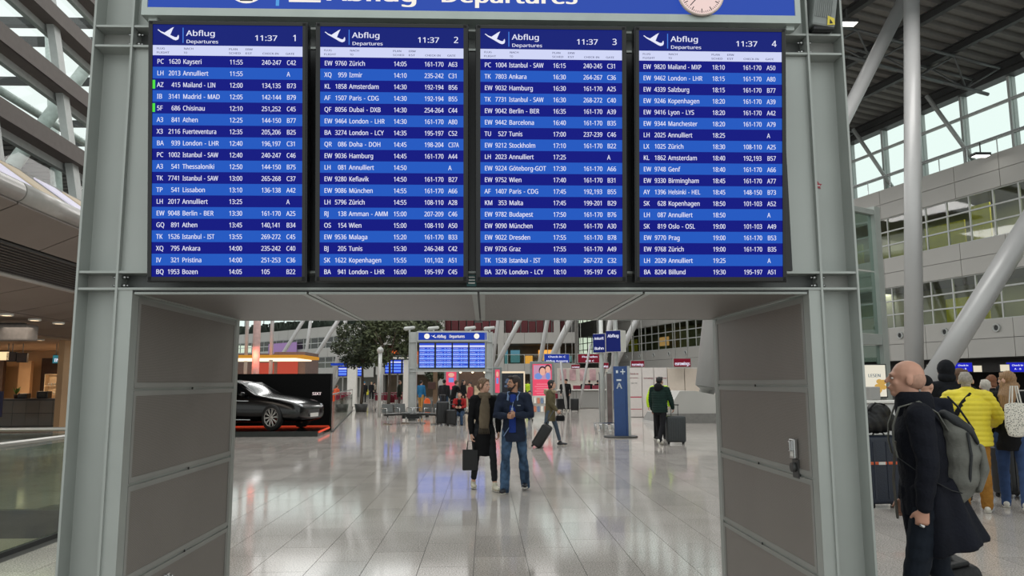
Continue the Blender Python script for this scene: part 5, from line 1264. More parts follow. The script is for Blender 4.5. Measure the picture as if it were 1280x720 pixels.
# ================================================================== people
SKIN = mat('skin_light', (205, 160, 138), .5, 0, .06, 6); SKIN2 = mat('skin_tan', (176, 130, 104), .5, 0, .06, 6); SKIN3 = mat('skin_rosy', (200, 150, 128), .5, 0, .07, 6)
EYEW = mat('eye_white', (225, 220, 215), .3); EYED = mat('eye_dark', (40, 30, 26), .3); LIP = mat('lip', (165, 95, 88), .5)
def fab(n_, rgb, b=.35, bs=25, var=.18): return mat(n_, rgb, .85, 0, var, 9, bump=b, bscale=bs, spec=.25)
JEANS = fab('blue_denim', (52, 72, 98), var=.4); BLK = fab('black_cloth', (20, 20, 23)); NAVYC = fab('navy_cloth', (19, 22, 33)); WSHOE = mat('white_shoe', (220, 216, 206), .5)
BSHOE = mat('black_shoe', (24, 24, 26), .45); SOLE = mat('pale_sole', (200, 196, 186), .6)
def person(label, loc, rz, h=1.75, skin=SKIN, lean=0, hd=(0, 0, 0), legs=((0, 0), (0, 0)), arms=((5, 8, 10, 0), (5, 8, 10, 0)), foot=(None, None), top=None, hem=.12, flare=0.0, bulk=1.0, top_len='sleeve',
           trou=JEANS, tflare=1.0, tend=.03, shoe=BSHOE, sole=SOLE, hair=('short', None), vox=.014, group=None, sit=None, female=False, puff=0, collar=None, name='person', armr=1.0, turn=0, cuffs=None, legr=1.0, handcurl=35, raiseY=0, extra=None):
    """local frame: faces -Y, own left is +X. legs: (thigh forward deg, knee bend deg) left, right. arms: (forward, outward, elbow, inward)."""
    k = h/1.75; root = thing(name, label, 'person', loc, rz, group)
    hv = .8 if vox > .01 else 1
    SH = (.165 if female else .19)*k
    dirs = []
    for i, (a, b) in enumerate(legs):
        s = 1 if i == 0 else -1; o_ = R(3); a_ = R(a); b_ = R(a-b)
        t_ = V((s*math.sin(o_), -math.sin(a_)*math.cos(o_), -math.cos(a_)*math.cos(o_))); c_ = V((s*.01, -math.sin(b_), -math.cos(b_))); dirs.append((t_, c_))
    drop = [-(d[0].z*.45*k+d[1].z*.41*k)+.08*k for d in dirs]
    hz = sit if sit else max(drop); P = V((0, 0, hz)); L = R(lean); U = V((0, -math.sin(L), math.cos(L))); FW = V((0, -math.cos(L), -math.sin(L)))
    HJ = [P+V((s*.095*k, 0, 0)) for s in (1, -1)]; KN = [HJ[i]+dirs[i][0]*.45*k for i in range(2)]; AN = [KN[i]+dirs[i][1]*.41*k for i in range(2)]
    TR = Matrix.Rotation(R(turn), 3, 'Z')
    SJ = [P+U*.49*k+TR @ V((s*SH, 0, 0)) for s in (1, -1)]; EL, WR, AD = [], [], []
    for i, (f_, o_, e_, n_) in enumerate(arms):
        s = 1 if i == 0 else -1; f_, o_, e_, n_ = R(f_), R(o_), R(e_), R(n_)
        d = TR @ V((s*math.sin(o_), -math.sin(f_)*math.cos(o_), -math.cos(f_)*math.cos(o_))); d2 = TR @ V((-s*math.sin(n_), -math.sin(f_+e_)*math.cos(n_), -math.cos(f_+e_)*math.cos(n_)))
        EL.append(SJ[i]+d*.285*k); WR.append(EL[i]+d2*.245*k); AD.append(d2)
    NB = P+U*.53*k; HR = Euler((R(-hd[1]), R(hd[2]), R(hd[0])), 'XYZ').to_matrix(); HC = P+U*.71*k+V((0, -.02*k, 0))
    HC = NB+(HC-NB).length*(U*.98+V((math.sin(R(hd[2]))*.3, -.12-.35*math.sin(R(hd[1])), 0))).normalized()
    HL = lambda x, y, z: HC+HR @ (V((x, y, z))*k)
    # body
    m_ = MB()
    m_.ell(HL(0, .014, .022), (.075*k, .094*k, .092*k), 0, HR); m_.ell(HL(0, -.026, -.035), (.058*k, .058*k, .082*k), 0, HR); m_.ell(HL(0, -.058, -.092), (.028*k, .026*k, .022*k), 0, HR)
    m_.ell(HL(0, -.072, .022), (.048*k, .018*k, .016*k), 0, HR); m_.chain([HL(0, -.085, .012), HL(0, -.106, -.022)], [.009*k, .014*k], n=8); m_.ell(HL(0, -.084, -.06), (.026*k, .012*k, .016*k), 0, HR)
    for s in (1, -1): m_.ell(HL(s*.079, .014, -.010), (.014*k, .022*k, .034*k), 0, HR @ Matrix.Rotation(s*R(18), 3, 'Z')); m_.ell(HL(s*.035, -.058, -.03), (.024*k, .02*k, .024*k), 0, HR)
    m_.chain([NB-U*.04*k, HL(0, .012, -.06)], [.062*k, .056*k], n=12)
    m_.chain([P-U*.03*k, P+U*.1*k, P+U*.25*k, P+U*.36*k, P+U*.45*k], [(.14*k, .09*k), (.12*k, .08*k), (.13*k, .09*k), (.135*k, .085*k), (.07*k, .05*k)], side=TR @ V((1, 0, 0)), n=16)
    fing = MB()
    for i in range(2):
        s = 1 if i == 0 else -1
        m_.chain([SJ[i], EL[i], EL[i]+AD[i]*.1*k, WR[i]], [.042*k, .038*k, .034*k, .026*k], n=10)
        m_.chain([HJ[i], KN[i], KN[i]+dirs[i][1]*.12*k, AN[i]], [.066*k, .046*k, .043*k, .034*k], n=10)
        # hand
        d = AD[i]; inw = TR @ V((-s, 0, 0)); nrm = (inw-d*inw.dot(d)).normalized(); sd = nrm.cross(d)*(1 if i == 0 else -1)
        if sd.dot(TR @ V((0, -1, .2))) < 0: sd = -sd
        Wp = WR[i]; m_.chain([Wp, Wp+d*.035*k, Wp+d*.085*k], [(.026*k, .02*k), (.036*k, .016*k), (.040*k, .014*k)], side=sd, n=12)
        c = R(handcurl)
        for q, (off, ln) in enumerate(((.030, .072), (.011, .080), (-.009, .074), (-.028, .058))):
            b0 = Wp+d*.078*k+sd*off*k; v1 = d*math.cos(c*.6)+nrm*math.sin(c*.6); v2 = d*math.cos(c*1.5)+nrm*math.sin(c*1.5); v3 = d*math.cos(c*2.3)+nrm*math.sin(c*2.3)
            p1 = b0+v1*ln*.45*k; p2 = p1+v2*ln*.32*k; p3 = p2+v3*ln*.25*k; (m_ if vox < .009 else fing).chain([b0-d*.015*k, p1, p2, p3], [.0095*k, .009*k, .008*k, .007*k], n=7)
        t0 = Wp+d*.025*k+sd*.022*k; t1 = t0+(d*.6+sd*.7+nrm*.3).normalized()*.038*k; t2 = t1+(d*.85+sd*.25+nrm*.5).normalized()*.034*k
        (m_ if vox < .009 else fing).chain([t0, t1, t2], [.0125*k, .0105*k, .009*k], n=7)
        m_.chain([AN[i]+V((0, .01, -.02)), AN[i]+V((0, -.1*k, -.045*k))], [.034*k, .03*k], n=8)
    bv = min(vox, .011)
    b_ = remesh(m_, bv, 2 if bv > .008 else 3)
    if fing.v: b_.add(fing.v, fing.f, 0, True)
    b_.build('body', [skin], root, fixn=False)
    # face
    for s in (1, -1):
        e = MB(); e.ell(HL(s*.030, -.0765, -.001), (.0135*k, .008*k, .0065*k), 0, HR, 10, 6); e.ell(HL(s*.030, -.083, -.001), (.0055*k, .003*k, .0055*k), 1, HR, 8, 5); e.build('eye', [EYEW, EYED], root)
        if hair[1] is not None or hair[0] == 'bald': e = MB(); e.chain([HL(s*.014, -.087, .019), HL(s*.032, -.088, .023), HL(s*.05, -.076, .018)], [.0035*k, .0045*k, .003*k], n=6); e.build('eyebrow', [hair[1] or mat('brow_brown', (120, 90, 70), .8)], root)
    e = MB(); e.ell(HL(0, -.0945, -.0615), (.021*k, .005*k, .0065*k), 0, HR, 10, 6); e.build('mouth', [LIP], root)
    # hair
    st, hm = hair
    m_ = MB(); cut = None
    if st in ('short', 'crop', 'beard'):
        m_.ell(HL(0, .026, .034), (.083*k, .096*k, .092*k), 0, HR); m_.chain([HL(-.03, -.062, .082), HL(.04, -.062, .084)], [.024*k, .022*k], n=8)
        for s in (1, -1): m_.ell(HL(s*.070, .02, .0), (.014*k, .03*k, .035*k), 0, HR)
        m_.ell(HL(0, .075, -.03), (.055*k, .03*k, .05*k), 0, HR)
    if st == 'ring':
        m_.ell(HL(0, .036, -.002), (.0775*k, .079*k, .07*k), 0, HR)
    if st in ('long', 'pulled', 'bob'):
        m_.ell(HL(0, .026, .030), (.083*k, .097*k, .095*k), 0, HR)
        for s in (1, -1): m_.chain([HL(s*.02, -.062, .088), HL(s*.068, -.036, .04), HL(s*.076, .0, -.05)], [.015*k, .014*k, .014*k], n=8)
        m_.ell(HL(0, .065, -.035), (.064*k, .04*k, .065*k), 0, HR)
        if st == 'pulled': m_.ell(HL(0, .115, -.02), (.04*k, .035*k, .04*k), 0, HR)
        if st == 'bob': m_.ell(HL(0, .04, -.07), (.085*k, .07*k, .06*k), 0, HR)
        if st == 'long':
            m_.chain([HL(0, .07, -.05), P+U*.50*k+V((0, .10*k, 0)), P+U*.36*k+V((0, .125*k, 0))], [(.09*k, .05*k), (.105*k, .045*k), (.07*k, .025*k)], n=12)
            for s in (1, -1): m_.chain([HL(s*.075, .0, -.03), HL(s*.095, -.01, -.13), P+U*.38*k+V((s*.10*k, .02, 0))], [.026*k, .03*k, .018*k], n=8)
    if st == 'hood':
        m_.ell(HL(0, .03, .03), (.105*k, .115*k, .125*k), 0, HR); m_.ell(HL(0, .05, -.08), (.11*k, .1*k, .09*k), 0, HR)
    if st == 'cap': m_.ell(HL(0, .02, .045), (.087*k, .1*k, .085*k), 0, HR)
    if st == 'beard': pass
    if m_.v: remesh(m_, max(.007, vox*.8), 2, (lambda v, n: v+n*.003*math.sin(v.x*240+v.z*60)) if st in ('long', 'short', 'bob', 'pulled') else None).build('hood' if st == 'hood' else ('cap' if st == 'cap' else 'hair'), [hm], root, fixn=False)
    if st == 'beard':
        m_ = MB(); m_.ell(HL(0, -.050, -.085), (.046*k, .045*k, .040*k), 0, HR); 
        for s in (1, -1): m_.chain([HL(s*.066, -.005, -.03), HL(s*.052, -.035, -.075)], [.012*k, .014*k], n=8)
        remesh(m_, .008, 1).build('beard', [hm], root, fixn=False)
        m_ = MB(); m_.chain([HL(-.026, -.092, -.053), HL(0, -.099, -.048), HL(.026, -.092, -.053)], [.005*k, .006*k, .005*k], n=6); m_.build('moustache', [hm], root)
    # trousers
    m_ = MB(); m_.chain([P+U*.10*k, P, P-V((0, 0, .05*k))], [(.155*k, .115*k), (.17*k, .125*k), (.14*k, .11*k)], n=16)
    for i in range(2):
        c_ = dirs[i][1]; e_ = AN[i]+c_*(.06-tend)*k
        m_.chain([HJ[i], HJ[i]+dirs[i][0]*.2*k, KN[i], KN[i]+c_*.14*k, e_], [.098*k*legr, .086*k*legr, .066*k*legr, .064*k*legr*tflare, .056*k*tflare*legr], n=12)
        m_.f, m_.m, m_.sm = m_.f, m_.m, m_.sm
    wr_ = lambda v, n: v+n*(.0035*math.sin(v.z*55+v.x*30)*math.sin(v.z*23+1)) if vox < .012 else v
    def clampz(f): return lambda v, n: (lambda q: V((q.x, q.y, max(q.z, .012))))(f(v, n))
    remesh(m_, vox, 2, clampz(wr_)).build('trousers', [trou], root, fixn=False)
    # shoes
    for i in range(2):
        s = 1 if i == 0 else -1; A = AN[i]; pit = 0 if A.z < .115*k else min(55, (A.z-.08*k)/(.16*k)*57)
        if foot[i] is not None: pit = foot[i]
        pr = R(pit); f = V((s*.10, -math.cos(pr), -math.sin(pr))).normalized(); dn = V((0, math.sin(pr)*-1, -math.cos(pr))) if False else V((0, math.sin(pr), -math.cos(pr)))
        m_ = MB(); B = A+dn*.035*k
        m_.chain([B-f*.05*k, B+f*.05*k, B+f*.12*k, B+f*.17*k], [(.036*k, .040*k), (.042*k, .038*k), (.045*k, .030*k), (.034*k, .022*k)], n=12); m_.chain([A+V((0, 0, .02)), B], [.043*k, .045*k], n=10)
        sh = remesh(m_, max(.009, vox*.8), 1, lambda v, n: V((v.x, v.y, max(v.z, .006)))).build('shoe', [shoe], root, fixn=False)
        m_ = MB(); Q = A+dn*.070*k; m_.chain([Q-f*.055*k, Q+f*.05*k, Q+f*.13*k, Q+f*.18*k], [(.038*k, .010*k), (.044*k, .010*k), (.047*k, .010*k), (.03*k, .008*k)], n=12)
        m_.v = [V((v.x, v.y, max(v.z, .001))) for v in m_.v]; m_.build('shoe_sole', [sole], sh)
    # top garment
    if top is not None:
        m_ = MB(); g = bulk; sd = TR @ V((1, 0, 0)); hb = P-V((0, 0, hem*k)); fl_ = flare
        pts = [hb+V((0, fl_*.3, 0)), P-V((0, 0, hem*k*.5)), P+U*.02*k, P+U*.14*k, P+U*.28*k, P+U*.40*k, P+U*.485*k, P+U*.53*k]
        rs = [(.165+fl_*.35, .135+fl_*.5), (.168+fl_*.2, .135+fl_*.2), (.168, .132), (.155, .122), (.168, .13), (.178, .128), (.14, .098), (.075, .075)]
        if female: rs = [(a*.92, b*.92) for a, b in rs]
        m_.chain(pts, [(a*k*g, b*k*g) for a, b in rs], side=sd, n=20, flat0=True)
        for i in range(2):
            s = 1 if i == 0 else -1
            m_.chain([NB-U*.035*k, (NB+SJ[i])/2-U*.01*k, SJ[i]], [.062*k*g, .068*k*g, .066*k*g], side=(0, 1, 0), n=12)
            m_.chain([SJ[i], (SJ[i]+EL[i])/2, EL[i], (EL[i]+WR[i])/2, WR[i]-AD[i]*.01*k], [.072*k*g*armr, .066*k*g*armr, .056*k*g*armr, .052*k*g*armr, .040*k*g*armr], n=12)
        if puff: fn = lambda v, n: v+n*(puff*(abs(math.sin(v.z*PI/.062))-.6))
        elif vox < .012: fn = lambda v, n: v+n*(.004*math.sin(v.z*40+v.x*35)*math.sin(v.z*17+v.y*20+2))
        else: fn = None
        remesh(m_, vox, 2 if not puff else 1, fn).build('coat' if hem > .3 else 'jacket', [top], root, fixn=False)
    if collar:
        cm, ch, cr = collar; m_ = MB(); c0 = P+U*.535*k
        for q in range(18):
            a0 = 2*PI*q/18; a1 = 2*PI*(q+1)/18; ro = cr*k; 
            m_.chain([c0+V((ro*math.cos(a0), ro*.95*math.sin(a0), 0)), c0+V((ro*math.cos(a1), ro*.95*math.sin(a1), 0))], [(.03*k, ch*k)]*2, side=(0, 0, 1) if False else V((math.cos(a0), math.sin(a0), 0)), n=10)
        remesh(m_, max(vox*.8, .008), 3).build('collar', [cm], root, fixn=False)
    J = dict(P=P, U=U, k=k, NB=NB, HC=HC, HL=HL, SJ=SJ, EL=EL, WR=WR, AD=AD, KN=KN, AN=AN, HJ=HJ, TR=TR)
    if extra: extra(root, J)
    return root, J
def add_part(root, name, m_, mt, vox=None, sm=2, fn=None):
    if vox: m_ = remesh(m_, vox, sm, fn)
    return m_.build(name, mt if isinstance(mt, list) else [mt], root, fixn=vox is None)
def wpos(root, p):
    return Matrix.Translation(root.location) @ Matrix.Rotation(root.rotation_euler.z, 4, 'Z') @ p

# ---- luggage
def suitcase(name, label, loc, rz, w_, d_, h_, mt, tilt=0, group=None, ridges=6, handle=.35, soft=False, band=None, hang=True):
    t = thing(name, label, 'suitcase', loc, rz, group); t.rotation_euler = (R(tilt), 0, rz)
    m_ = MB(); m_.rbox((0, 0, h_/2+.05), (w_, d_, h_), .05, sm=True, seg=4); m_.build('shell', [mt], t)
    for i in range(ridges):
        x = -w_*.36+i*w_*.72/max(1, ridges-1); m_ = MB(); m_.rbox((x, -d_/2-.002, h_/2+.05), (w_*.05, .012, h_*.84), .005); m_.rbox((x, d_/2+.002, h_/2+.05), (w_*.05, .012, h_*.84), .005); m_.build('ridge', [mt], t)
    for sx in (-1, 1):
        for sy in (-1, 1): m_ = MB(); m_.cyl((sx*w_*.38-.012, sy*d_*.3, .028), (sx*w_*.38+.012, sy*d_*.3, .028), .028, n=12); m_.box((sx*w_*.38, sy*d_*.3, .05), (.035, .035, .03)); m_.build('wheel', [RUBBER], t)
    m_ = MB()
    if handle > .05:
        for s in (-1, 1): m_.cyl((s*.09, d_*.3, h_), (s*.09, d_*.3, h_+.05+handle), .009, n=8)
        m_.chain([(-.11, d_*.3, h_+.05+handle), (.11, d_*.3, h_+.05+handle)], [.015, .015], n=8)
    else: m_.chain([(-.08, 0, h_+.05), (-.06, 0, h_+.085), (.06, 0, h_+.085), (.08, 0, h_+.05)], [.012]*4, n=8)
    m_.build('telescopic_handle' if handle > .05 else 'carry_handle', [GREYD], t)
    if band: m_ = MB(); m_.rbox((0, 0, h_*.66), (w_+.012, d_+.012, .04), .01); m_.build('luggage_strap', [band], t); m_ = MB(); m_.box((-.08, -d_/2-.012, h_*.66), (.09, .006, .035)); m_.build('strap_label', [WHITE], t)
    return t

# ---------------- foreground man with backpack
COATN = fab('navy_wool', (18, 20, 30), .3, 60)
fx_, fy_ = 2.66, 4.5
def fg_extra(root, J):
    P, U, k = J['P'], J['U'], J['k']
    m_ = MB()                                   # skirt of the open overcoat, swinging backwards
    m_.chain([P+V((0, .0, .10)), P+V((0, .03, -.05)), P+V((0, .06, -.17)), P+V((0, .10, -.29))], [(.185, .15), (.19, .175), (.195, .195), (.20, .215)], n=24, flat=True)
    add_part(root, 'coat_skirt', m_, COATN, .014, 2, lambda v, n: v+n*.010*math.sin(math.atan2(v.y, v.x)*9))
    m_ = MB(); m_.chain([P+V((.1, -.165, .33)), P+V((.07, -.185, .1)), P+V((.05, -.175, -.12))], [(.012, .008)]*3, n=8); add_part(root, 'coat_edge', m_, mat('coat_lining_grey', (88, 84, 78), .8))
    m_ = MB(); q = J['WR'][0]+J['AD'][0]*.105*k; m_.chain([q+V((0.012, -.006, .004)), q+V((.016, .004, .0))], [.011, .011], n=10); add_part(root, 'ring', m_, CHROME)
bald = mat('cropped_hair_grey', (184, 142, 122), .7, 0, .10, 60)
fg, J = person('bald man in dark navy overcoat walking left with grey backpack', (fx_, fy_, 0), R(-114), 1.75, skin=SKIN3, lean=4, hd=(0, 4, 0), legs=((14, 8), (-6, 22)), arms=((-4, 8, 12, 6), (2, 6, 12, 0)), top=COATN, hem=.10, bulk=1.10,
       trou=fab('dark_jeans', (24, 30, 40)), shoe=BSHOE, hair=('ring', bald), vox=.008, collar=(COATN, .10, .086), extra=fg_extra, handcurl=50)
FGM = Matrix.Translation(fg.location) @ Matrix.Rotation(fg.rotation_euler.z, 4, 'Z')
bp = thing('backpack', 'grey and black backpack worn by the bald man in the navy coat', 'backpack', FGM @ V((0, .165, 1.19)), R(-114))
BPG = mat('backpack_grey', (104, 104, 98), .8, 0, .12, 9, bump=.3, bscale=40); BPD = mat('backpack_charcoal', (40, 42, 44), .8, 0, .12, 9, bump=.3, bscale=40)
BS = Matrix.Diagonal((.85, .80, .84, 1))
def bpart(name, pts, rs, mt, fn=None): m_ = MB(); m_.chain(pts, rs, n=20); m_.xf(BS); remesh(m_, .008, 3, fn).build(name, [mt], bp, fixn=False)
bpart('pack_body', [(0, -.02, -.29), (0, .02, -.2), (0, .04, 0), (0, 0, .16), (0, -.03, .22)], [(.12, .07), (.155, .12), (.16, .135), (.15, .11), (.11, .07)], BPG, lambda v, n: v+n*.005*math.sin(v.z*48+v.x*22))
bpart('top_lid', [(0, -.06, .27), (0, .0, .22), (0, .09, .15), (0, .13, .08)], [(.10, .035), (.14, .05), (.14, .04), (.12, .02)], BPD)
bpart('front_pocket', [(0, .12, -.24), (0, .16, -.1), (0, .155, .04)], [(.10, .03), (.12, .045), (.11, .03)], BPG)
m_ = MB(); m_.chain([(.15, .06, .15), (.165, .07, 0), (.15, .05, -.18)], [(.006, .010)]*3, n=8); m_.xf(BS); m_.build('side_zip', [BPD], bp)
for s in (1, -1):
    m_ = MB(); m_.chain([(s*.10, -.05, .14), (s*.12, -.10, .24), (s*.125, -.19, .305), (s*.135, -.30, .27), (s*.15, -.34, .16), (s*.165, -.345, .06), (s*.18, -.33, -.02)], [(.027, .006)]*7, side=(1, 0, 0), n=8); m_.build('shoulder_strap', [BPG], bp)
    m_ = MB(); m_.chain([(s*.18, -.33, -.02), (s*.22, -.20, -.12), (s*.17, -.06, -.2), (s*.10, .0, -.22)], [(.007, .003)]*4, n=6); m_.build('webbing_strap', [BPD], bp)
m_ = MB(); m_.chain([(0, .10, .14), (0, .03, .27), (.01, -.02, .33)], [(.020, .006)]*3, n=8); m_.build('loose_strap', [BPD], bp)
# trolley bag behind him
p = fl(1232, 800); tq = at(1226, 700, 4.75); tb = suitcase('trolley_bag', 'black trolley bag at the lower right corner behind the bald man', (tq.x-.02, 4.85, 0), R(-100), .36, .24, .42, mat('black_nylon', (26, 26, 28), .6, 0, .1, bump=.3, bscale=50), 14, ridges=0, handle=.02)
m_ = MB(); m_.rbox((0, -.02, .485), (.30, .18, .03), .012); m_.build('top_flap', [mat('black_nylon', (26, 26, 28))], tb); m_ = MB(); m_.chain([(-.07, 0, .50), (-.05, 0, .54), (.05, 0, .54), (.07, 0, .50)], [.011]*4, n=8); m_.build('grab_handle', [GREYD], tb)

# ---------------- couple in the middle
def womx(root, J):
    P, U, k, HL = J['P'], J['U'], J['k'], J['HL']
    SC_ = fab('olive_scarf', (104, 92, 76), .5, 80)
    m_ = MB()
    for q in range(14):
        a0, a1 = 2*PI*q/14, 2*PI*(q+1)/14; c0 = J['NB']+V((0, -.015, .02)); m_.chain([c0+V((.075*math.cos(a0), .085*math.sin(a0), 0)), c0+V((.075*math.cos(a1), .085*math.sin(a1), 0))], [(.03, .05)]*2, side=V((math.cos(a0), math.sin(a0), 0)), n=8)
    m_.chain([J['NB']+V((-.01, -.10, -.02)), P+U*.36+V((-.02, -.135, 0)), P+U*.18+V((-.03, -.145, 0)), P+U*.05+V((-.04, -.15, 0))], [(.055, .03), (.085, .022), (.09, .02), (.08, .015)], n=12)
    s = add_part(root, 'scarf', m_, SC_, .009, 2)
    for i in range(7): m_ = MB(); m_.chain([P+U*.05+V((-.11+i*.024, -.15, 0)), P+U*-.04+V((-.115+i*.026, -.155, 0))], [.006, .004], n=5); add_part(s, 'tassel', m_, SC_)
    m_ = MB(); m_.box(P+U*.24+V((-.02, -.118, 0)), (.15, .02, .38)); add_part(root, 'dark_shirt', m_, BLK)
wom, JW = person('woman in long black coat and olive scarf carrying a black paper bag', fl(605, 612), R(14), 1.70, skin=SKIN, lean=0, hd=(38, -2, 0), legs=((16, 4), (-8, 14)), arms=((6, 12, 14, 4), (-2, 9, 6, 0)), top=fab('black_wool', (12, 12, 15), .3), hem=.38, flare=.05, bulk=.98,
       trou=fab('charcoal_trousers', (34, 36, 40)), tend=.16, shoe=mat('cream_trainer', (206, 200, 182), .6, 0, .1), hair=('pulled', mat('dark_blond_hair', (110, 86, 66), .7, 0, .2, 30)), vox=.009, female=True, extra=womx, legr=.86)
JM = fab('navy_jacket', (30, 38, 56), .3); COLL = fab('light_blue_collar', (120, 142, 178)); SHIRT = fab('royal_blue_shirt', (28, 52, 124))
def manx(root, J):
    P, U, k = J['P'], J['U'], J['k']
    m_ = MB(); m_.chain([J['NB']+V((0, -.085, -.01)), P+U*.35+V((0, -.128, 0)), P+U*.2+V((.0, -.135, 0)), P+U*-.02+V((0, -.150, 0))], [(.05, .025), (.048, .015), (.05, .015), (.055, .015)], n=10); add_part(root, 'shirt', m_, SHIRT)
    m_ = MB(); m_.chain([J['NB']+V((.03, -.09, 0)), P+U*.35+V((.0, -.15, 0)), P+U*.27+V((.0, -.155, 0))], [.004, .004, .006], n=6); m_.box(P+U*.30+V((0, -.158, 0)), (.03, .004, .07)); add_part(root, 'lanyard', m_, mat('lanyard_pale', (150, 170, 200), .6))
    for s in (1, -1):
        m_ = MB(); m_.chain([J['NB']+V((s*.035, .075, .03)), J['NB']+V((s*.085, .0, .02)), J['NB']+V((s*.065, -.085, -.025)), J['NB']+V((s*.075, -.12, -.075))], [(.028, .012), (.032, .012), (.036, .010), (.018, .008)], side=V((s*.5, -.3, .8)), n=8); add_part(root, 'collar', m_, COLL)
    m_ = MB(); m_.box(P+U*.37+V((.10, -.141, 0)), (.05, .004, .01)); add_part(root, 'chest_badge', m_, mat('badge_pale', (150, 160, 168), .5))
    m_ = MB(); m_.chain([P+U*.02+V((-.13, -.15, -.1)), P+U*.02+V((-.05, -.165, .02))], [(.006, .004)]*2, n=6); add_part(root, 'jacket_edge', m_, COLL)
mn, JN = person('bearded man in navy jacket with pale blue collar, hands together', fl(643, 615), R(-12), 1.72, skin=SKIN2, lean=0, hd=(-52, 4, 0), legs=((-14, 10), (12, 4)), arms=((16, 16, 78, 52), (16, 14, 72, 50)), top=JM, hem=.17, bulk=1.10, armr=1.05,
       trou=fab('washed_denim', (60, 82, 108), .4, 20, .6), tflare=1.25, tend=.0, shoe=mat('dark_trainer', (28, 32, 42), .5), hair=('beard', mat('dark_brown_hair', (44, 34, 30), .7, 0, .2, 30)), vox=.009, extra=manx, handcurl=55)
# beard style keeps short hair as well
m_ = MB(); HL = JN['HL']
m_.ell(HL(0, .026, .036), (.083, .094, .088)); m_.chain([HL(-.035, -.06, .085), HL(.035, -.06, .085)], [.026, .026], n=8); m_.ell(HL(0, .07, -.02), (.058, .032, .05))
remesh(m_, .008, 2, lambda v, n: v+n*.003*math.sin(v.x*240+v.z*70)).build('hair', [MC['dark_brown_hair']], mn, fixn=False)
def paper_bag(name, label, loc, rz, w_, d_, h_, mt, hand=.12, cat='bag'):
    t = thing(name, label, cat, loc, rz)
    m_ = MB(); hw, hd_ = w_/2, d_/2
    for a, b in (((-hw, -hd_), (hw, -hd_)), ((hw, -hd_), (hw, hd_)), ((hw, hd_), (-hw, hd_)), ((-hw, hd_), (-hw, -hd_))):
        m_.beam((a[0], a[1], h_/2), (b[0], b[1], h_/2), .004, h_)
    m_.bx(-hw, hw, -hd_, hd_, 0, .006); m_.build('bag_body', [mt], t)
    for s in (-1, 1): m_ = MB(); m_.chain([(-w_*.22, s*hd_, h_-.03), (-w_*.15, s*hd_*.5, h_+hand), (w_*.15, s*hd_*.5, h_+hand), (w_*.22, s*hd_, h_-.03)], [.005]*4, n=6); m_.build('bag_handle', [mt], t)
    return t
hp_ = wpos(wom, JW['WR'][1]+JW['AD'][1]*.10)
pb = fl(589, 598); paper_bag('paper_bag', 'black paper carrier bag held low by the woman in the long black coat', (hp_.x-.02, hp_.y, hp_.z-.45), R(6), .22, .11, .30, mat('black_paper', (14, 14, 16), .5), .13)

# ---------------- woman in olive parka with black case
PARKA = fab('olive_parka', (92, 84, 62), .4)
def parkx(root, J):
    m_ = MB(); c0 = J['NB']+V((0, .02, .0))
    for q in range(14):
        a0, a1 = 2*PI*q/14, 2*PI*(q+1)/14; m_.chain([c0+V((.11*math.cos(a0), .12*math.sin(a0), .02*math.sin(a0))), c0+V((.11*math.cos(a1), .12*math.sin(a1), .02*math.sin(a1)))], [(.045, .04)]*2, n=8)
    m_.ell(c0+V((0, .1, -.03)), (.12, .07, .08)); add_part(root, 'fur_hood', m_, fab('cream_fur', (176, 158, 130), .8, 90), .014, 1)
pk, JP = person('dark-haired woman in olive parka with cream fur hood pulling a black case', fl(688, 557), R(72), 1.70, lean=3, hd=(8, 2, 0), legs=((18, 4), (-14, 18)), arms=((-6, 10, 10, 0), (8, 8, 34, 4)), top=PARKA, hem=.26, flare=.02, bulk=1.12, trou=fab('slate_jeans', (74, 86, 100)), legr=.85, tend=.14, shoe=mat('grey_black_shoe', (40, 40, 44), .5), hair=('bob', mat('very_dark_hair', (34, 26, 26), .6, 0, .2, 30)), vox=.013, female=True, extra=parkx)
hw_ = wpos(pk, JP['WR'][0]+JP['AD'][0]*.09)
p = fl(669, 560); suitcase('suitcase', 'black suitcase pulled at a tilt by the woman in the olive parka', (p.x, p.y+.1, 0), R(72+8), .40, .25, .60, mat('black_case', (18, 18, 20), .35), 32, ridges=5, handle=.36)
p = wpos(pk, JP['WR'][1]+JP['AD'][1]*.1); t = thing('handbag', 'small black handbag held in front by the woman in the olive parka', 'bag', (p.x+.02, p.y, p.z-.2), R(72)); m_ = MB(); m_.rbox((0, 0, .07), (.1, .22, .14), .03); m_.build('bag_body', [BLK], t); m_ = MB(); m_.chain([(0, -.08, .13), (0, 0, .22), (0, .08, .13)], [.006]*3, n=6); m_.build('bag_handle', [BLK], t)

# ---------------- man in black with two cases, far
fm_, JF = person('man in all black with white shoes standing between two black suitcases', fl(708, 513.5), R(-18), 1.78, hd=(-40, 0, 0), legs=((4, 3), (-6, 4)), arms=((10, 14, 24, 0), (14, 14, 20, 0)), top=BLK, hem=.12, bulk=1.05, trou=fab('black_trousers', (22, 22, 26)), shoe=WSHOE, hair=('cap', BLK), vox=.018)
p = fl(718.5, 514); suitcase('suitcase', 'black upright suitcase right of the man in all black', (p.x, p.y, 0), R(-10), .46, .28, .66, mat('black_case2', (24, 24, 26), .4), 0, ridges=5, handle=.4)
p = fl(700.5, 513); suitcase('suitcase', 'black upright suitcase left of the man in all black', (p.x, p.y+.3, 0), R(8), .40, .28, .62, mat('black_case2', (24, 24, 26), .4), 0, ridges=4, handle=.4)

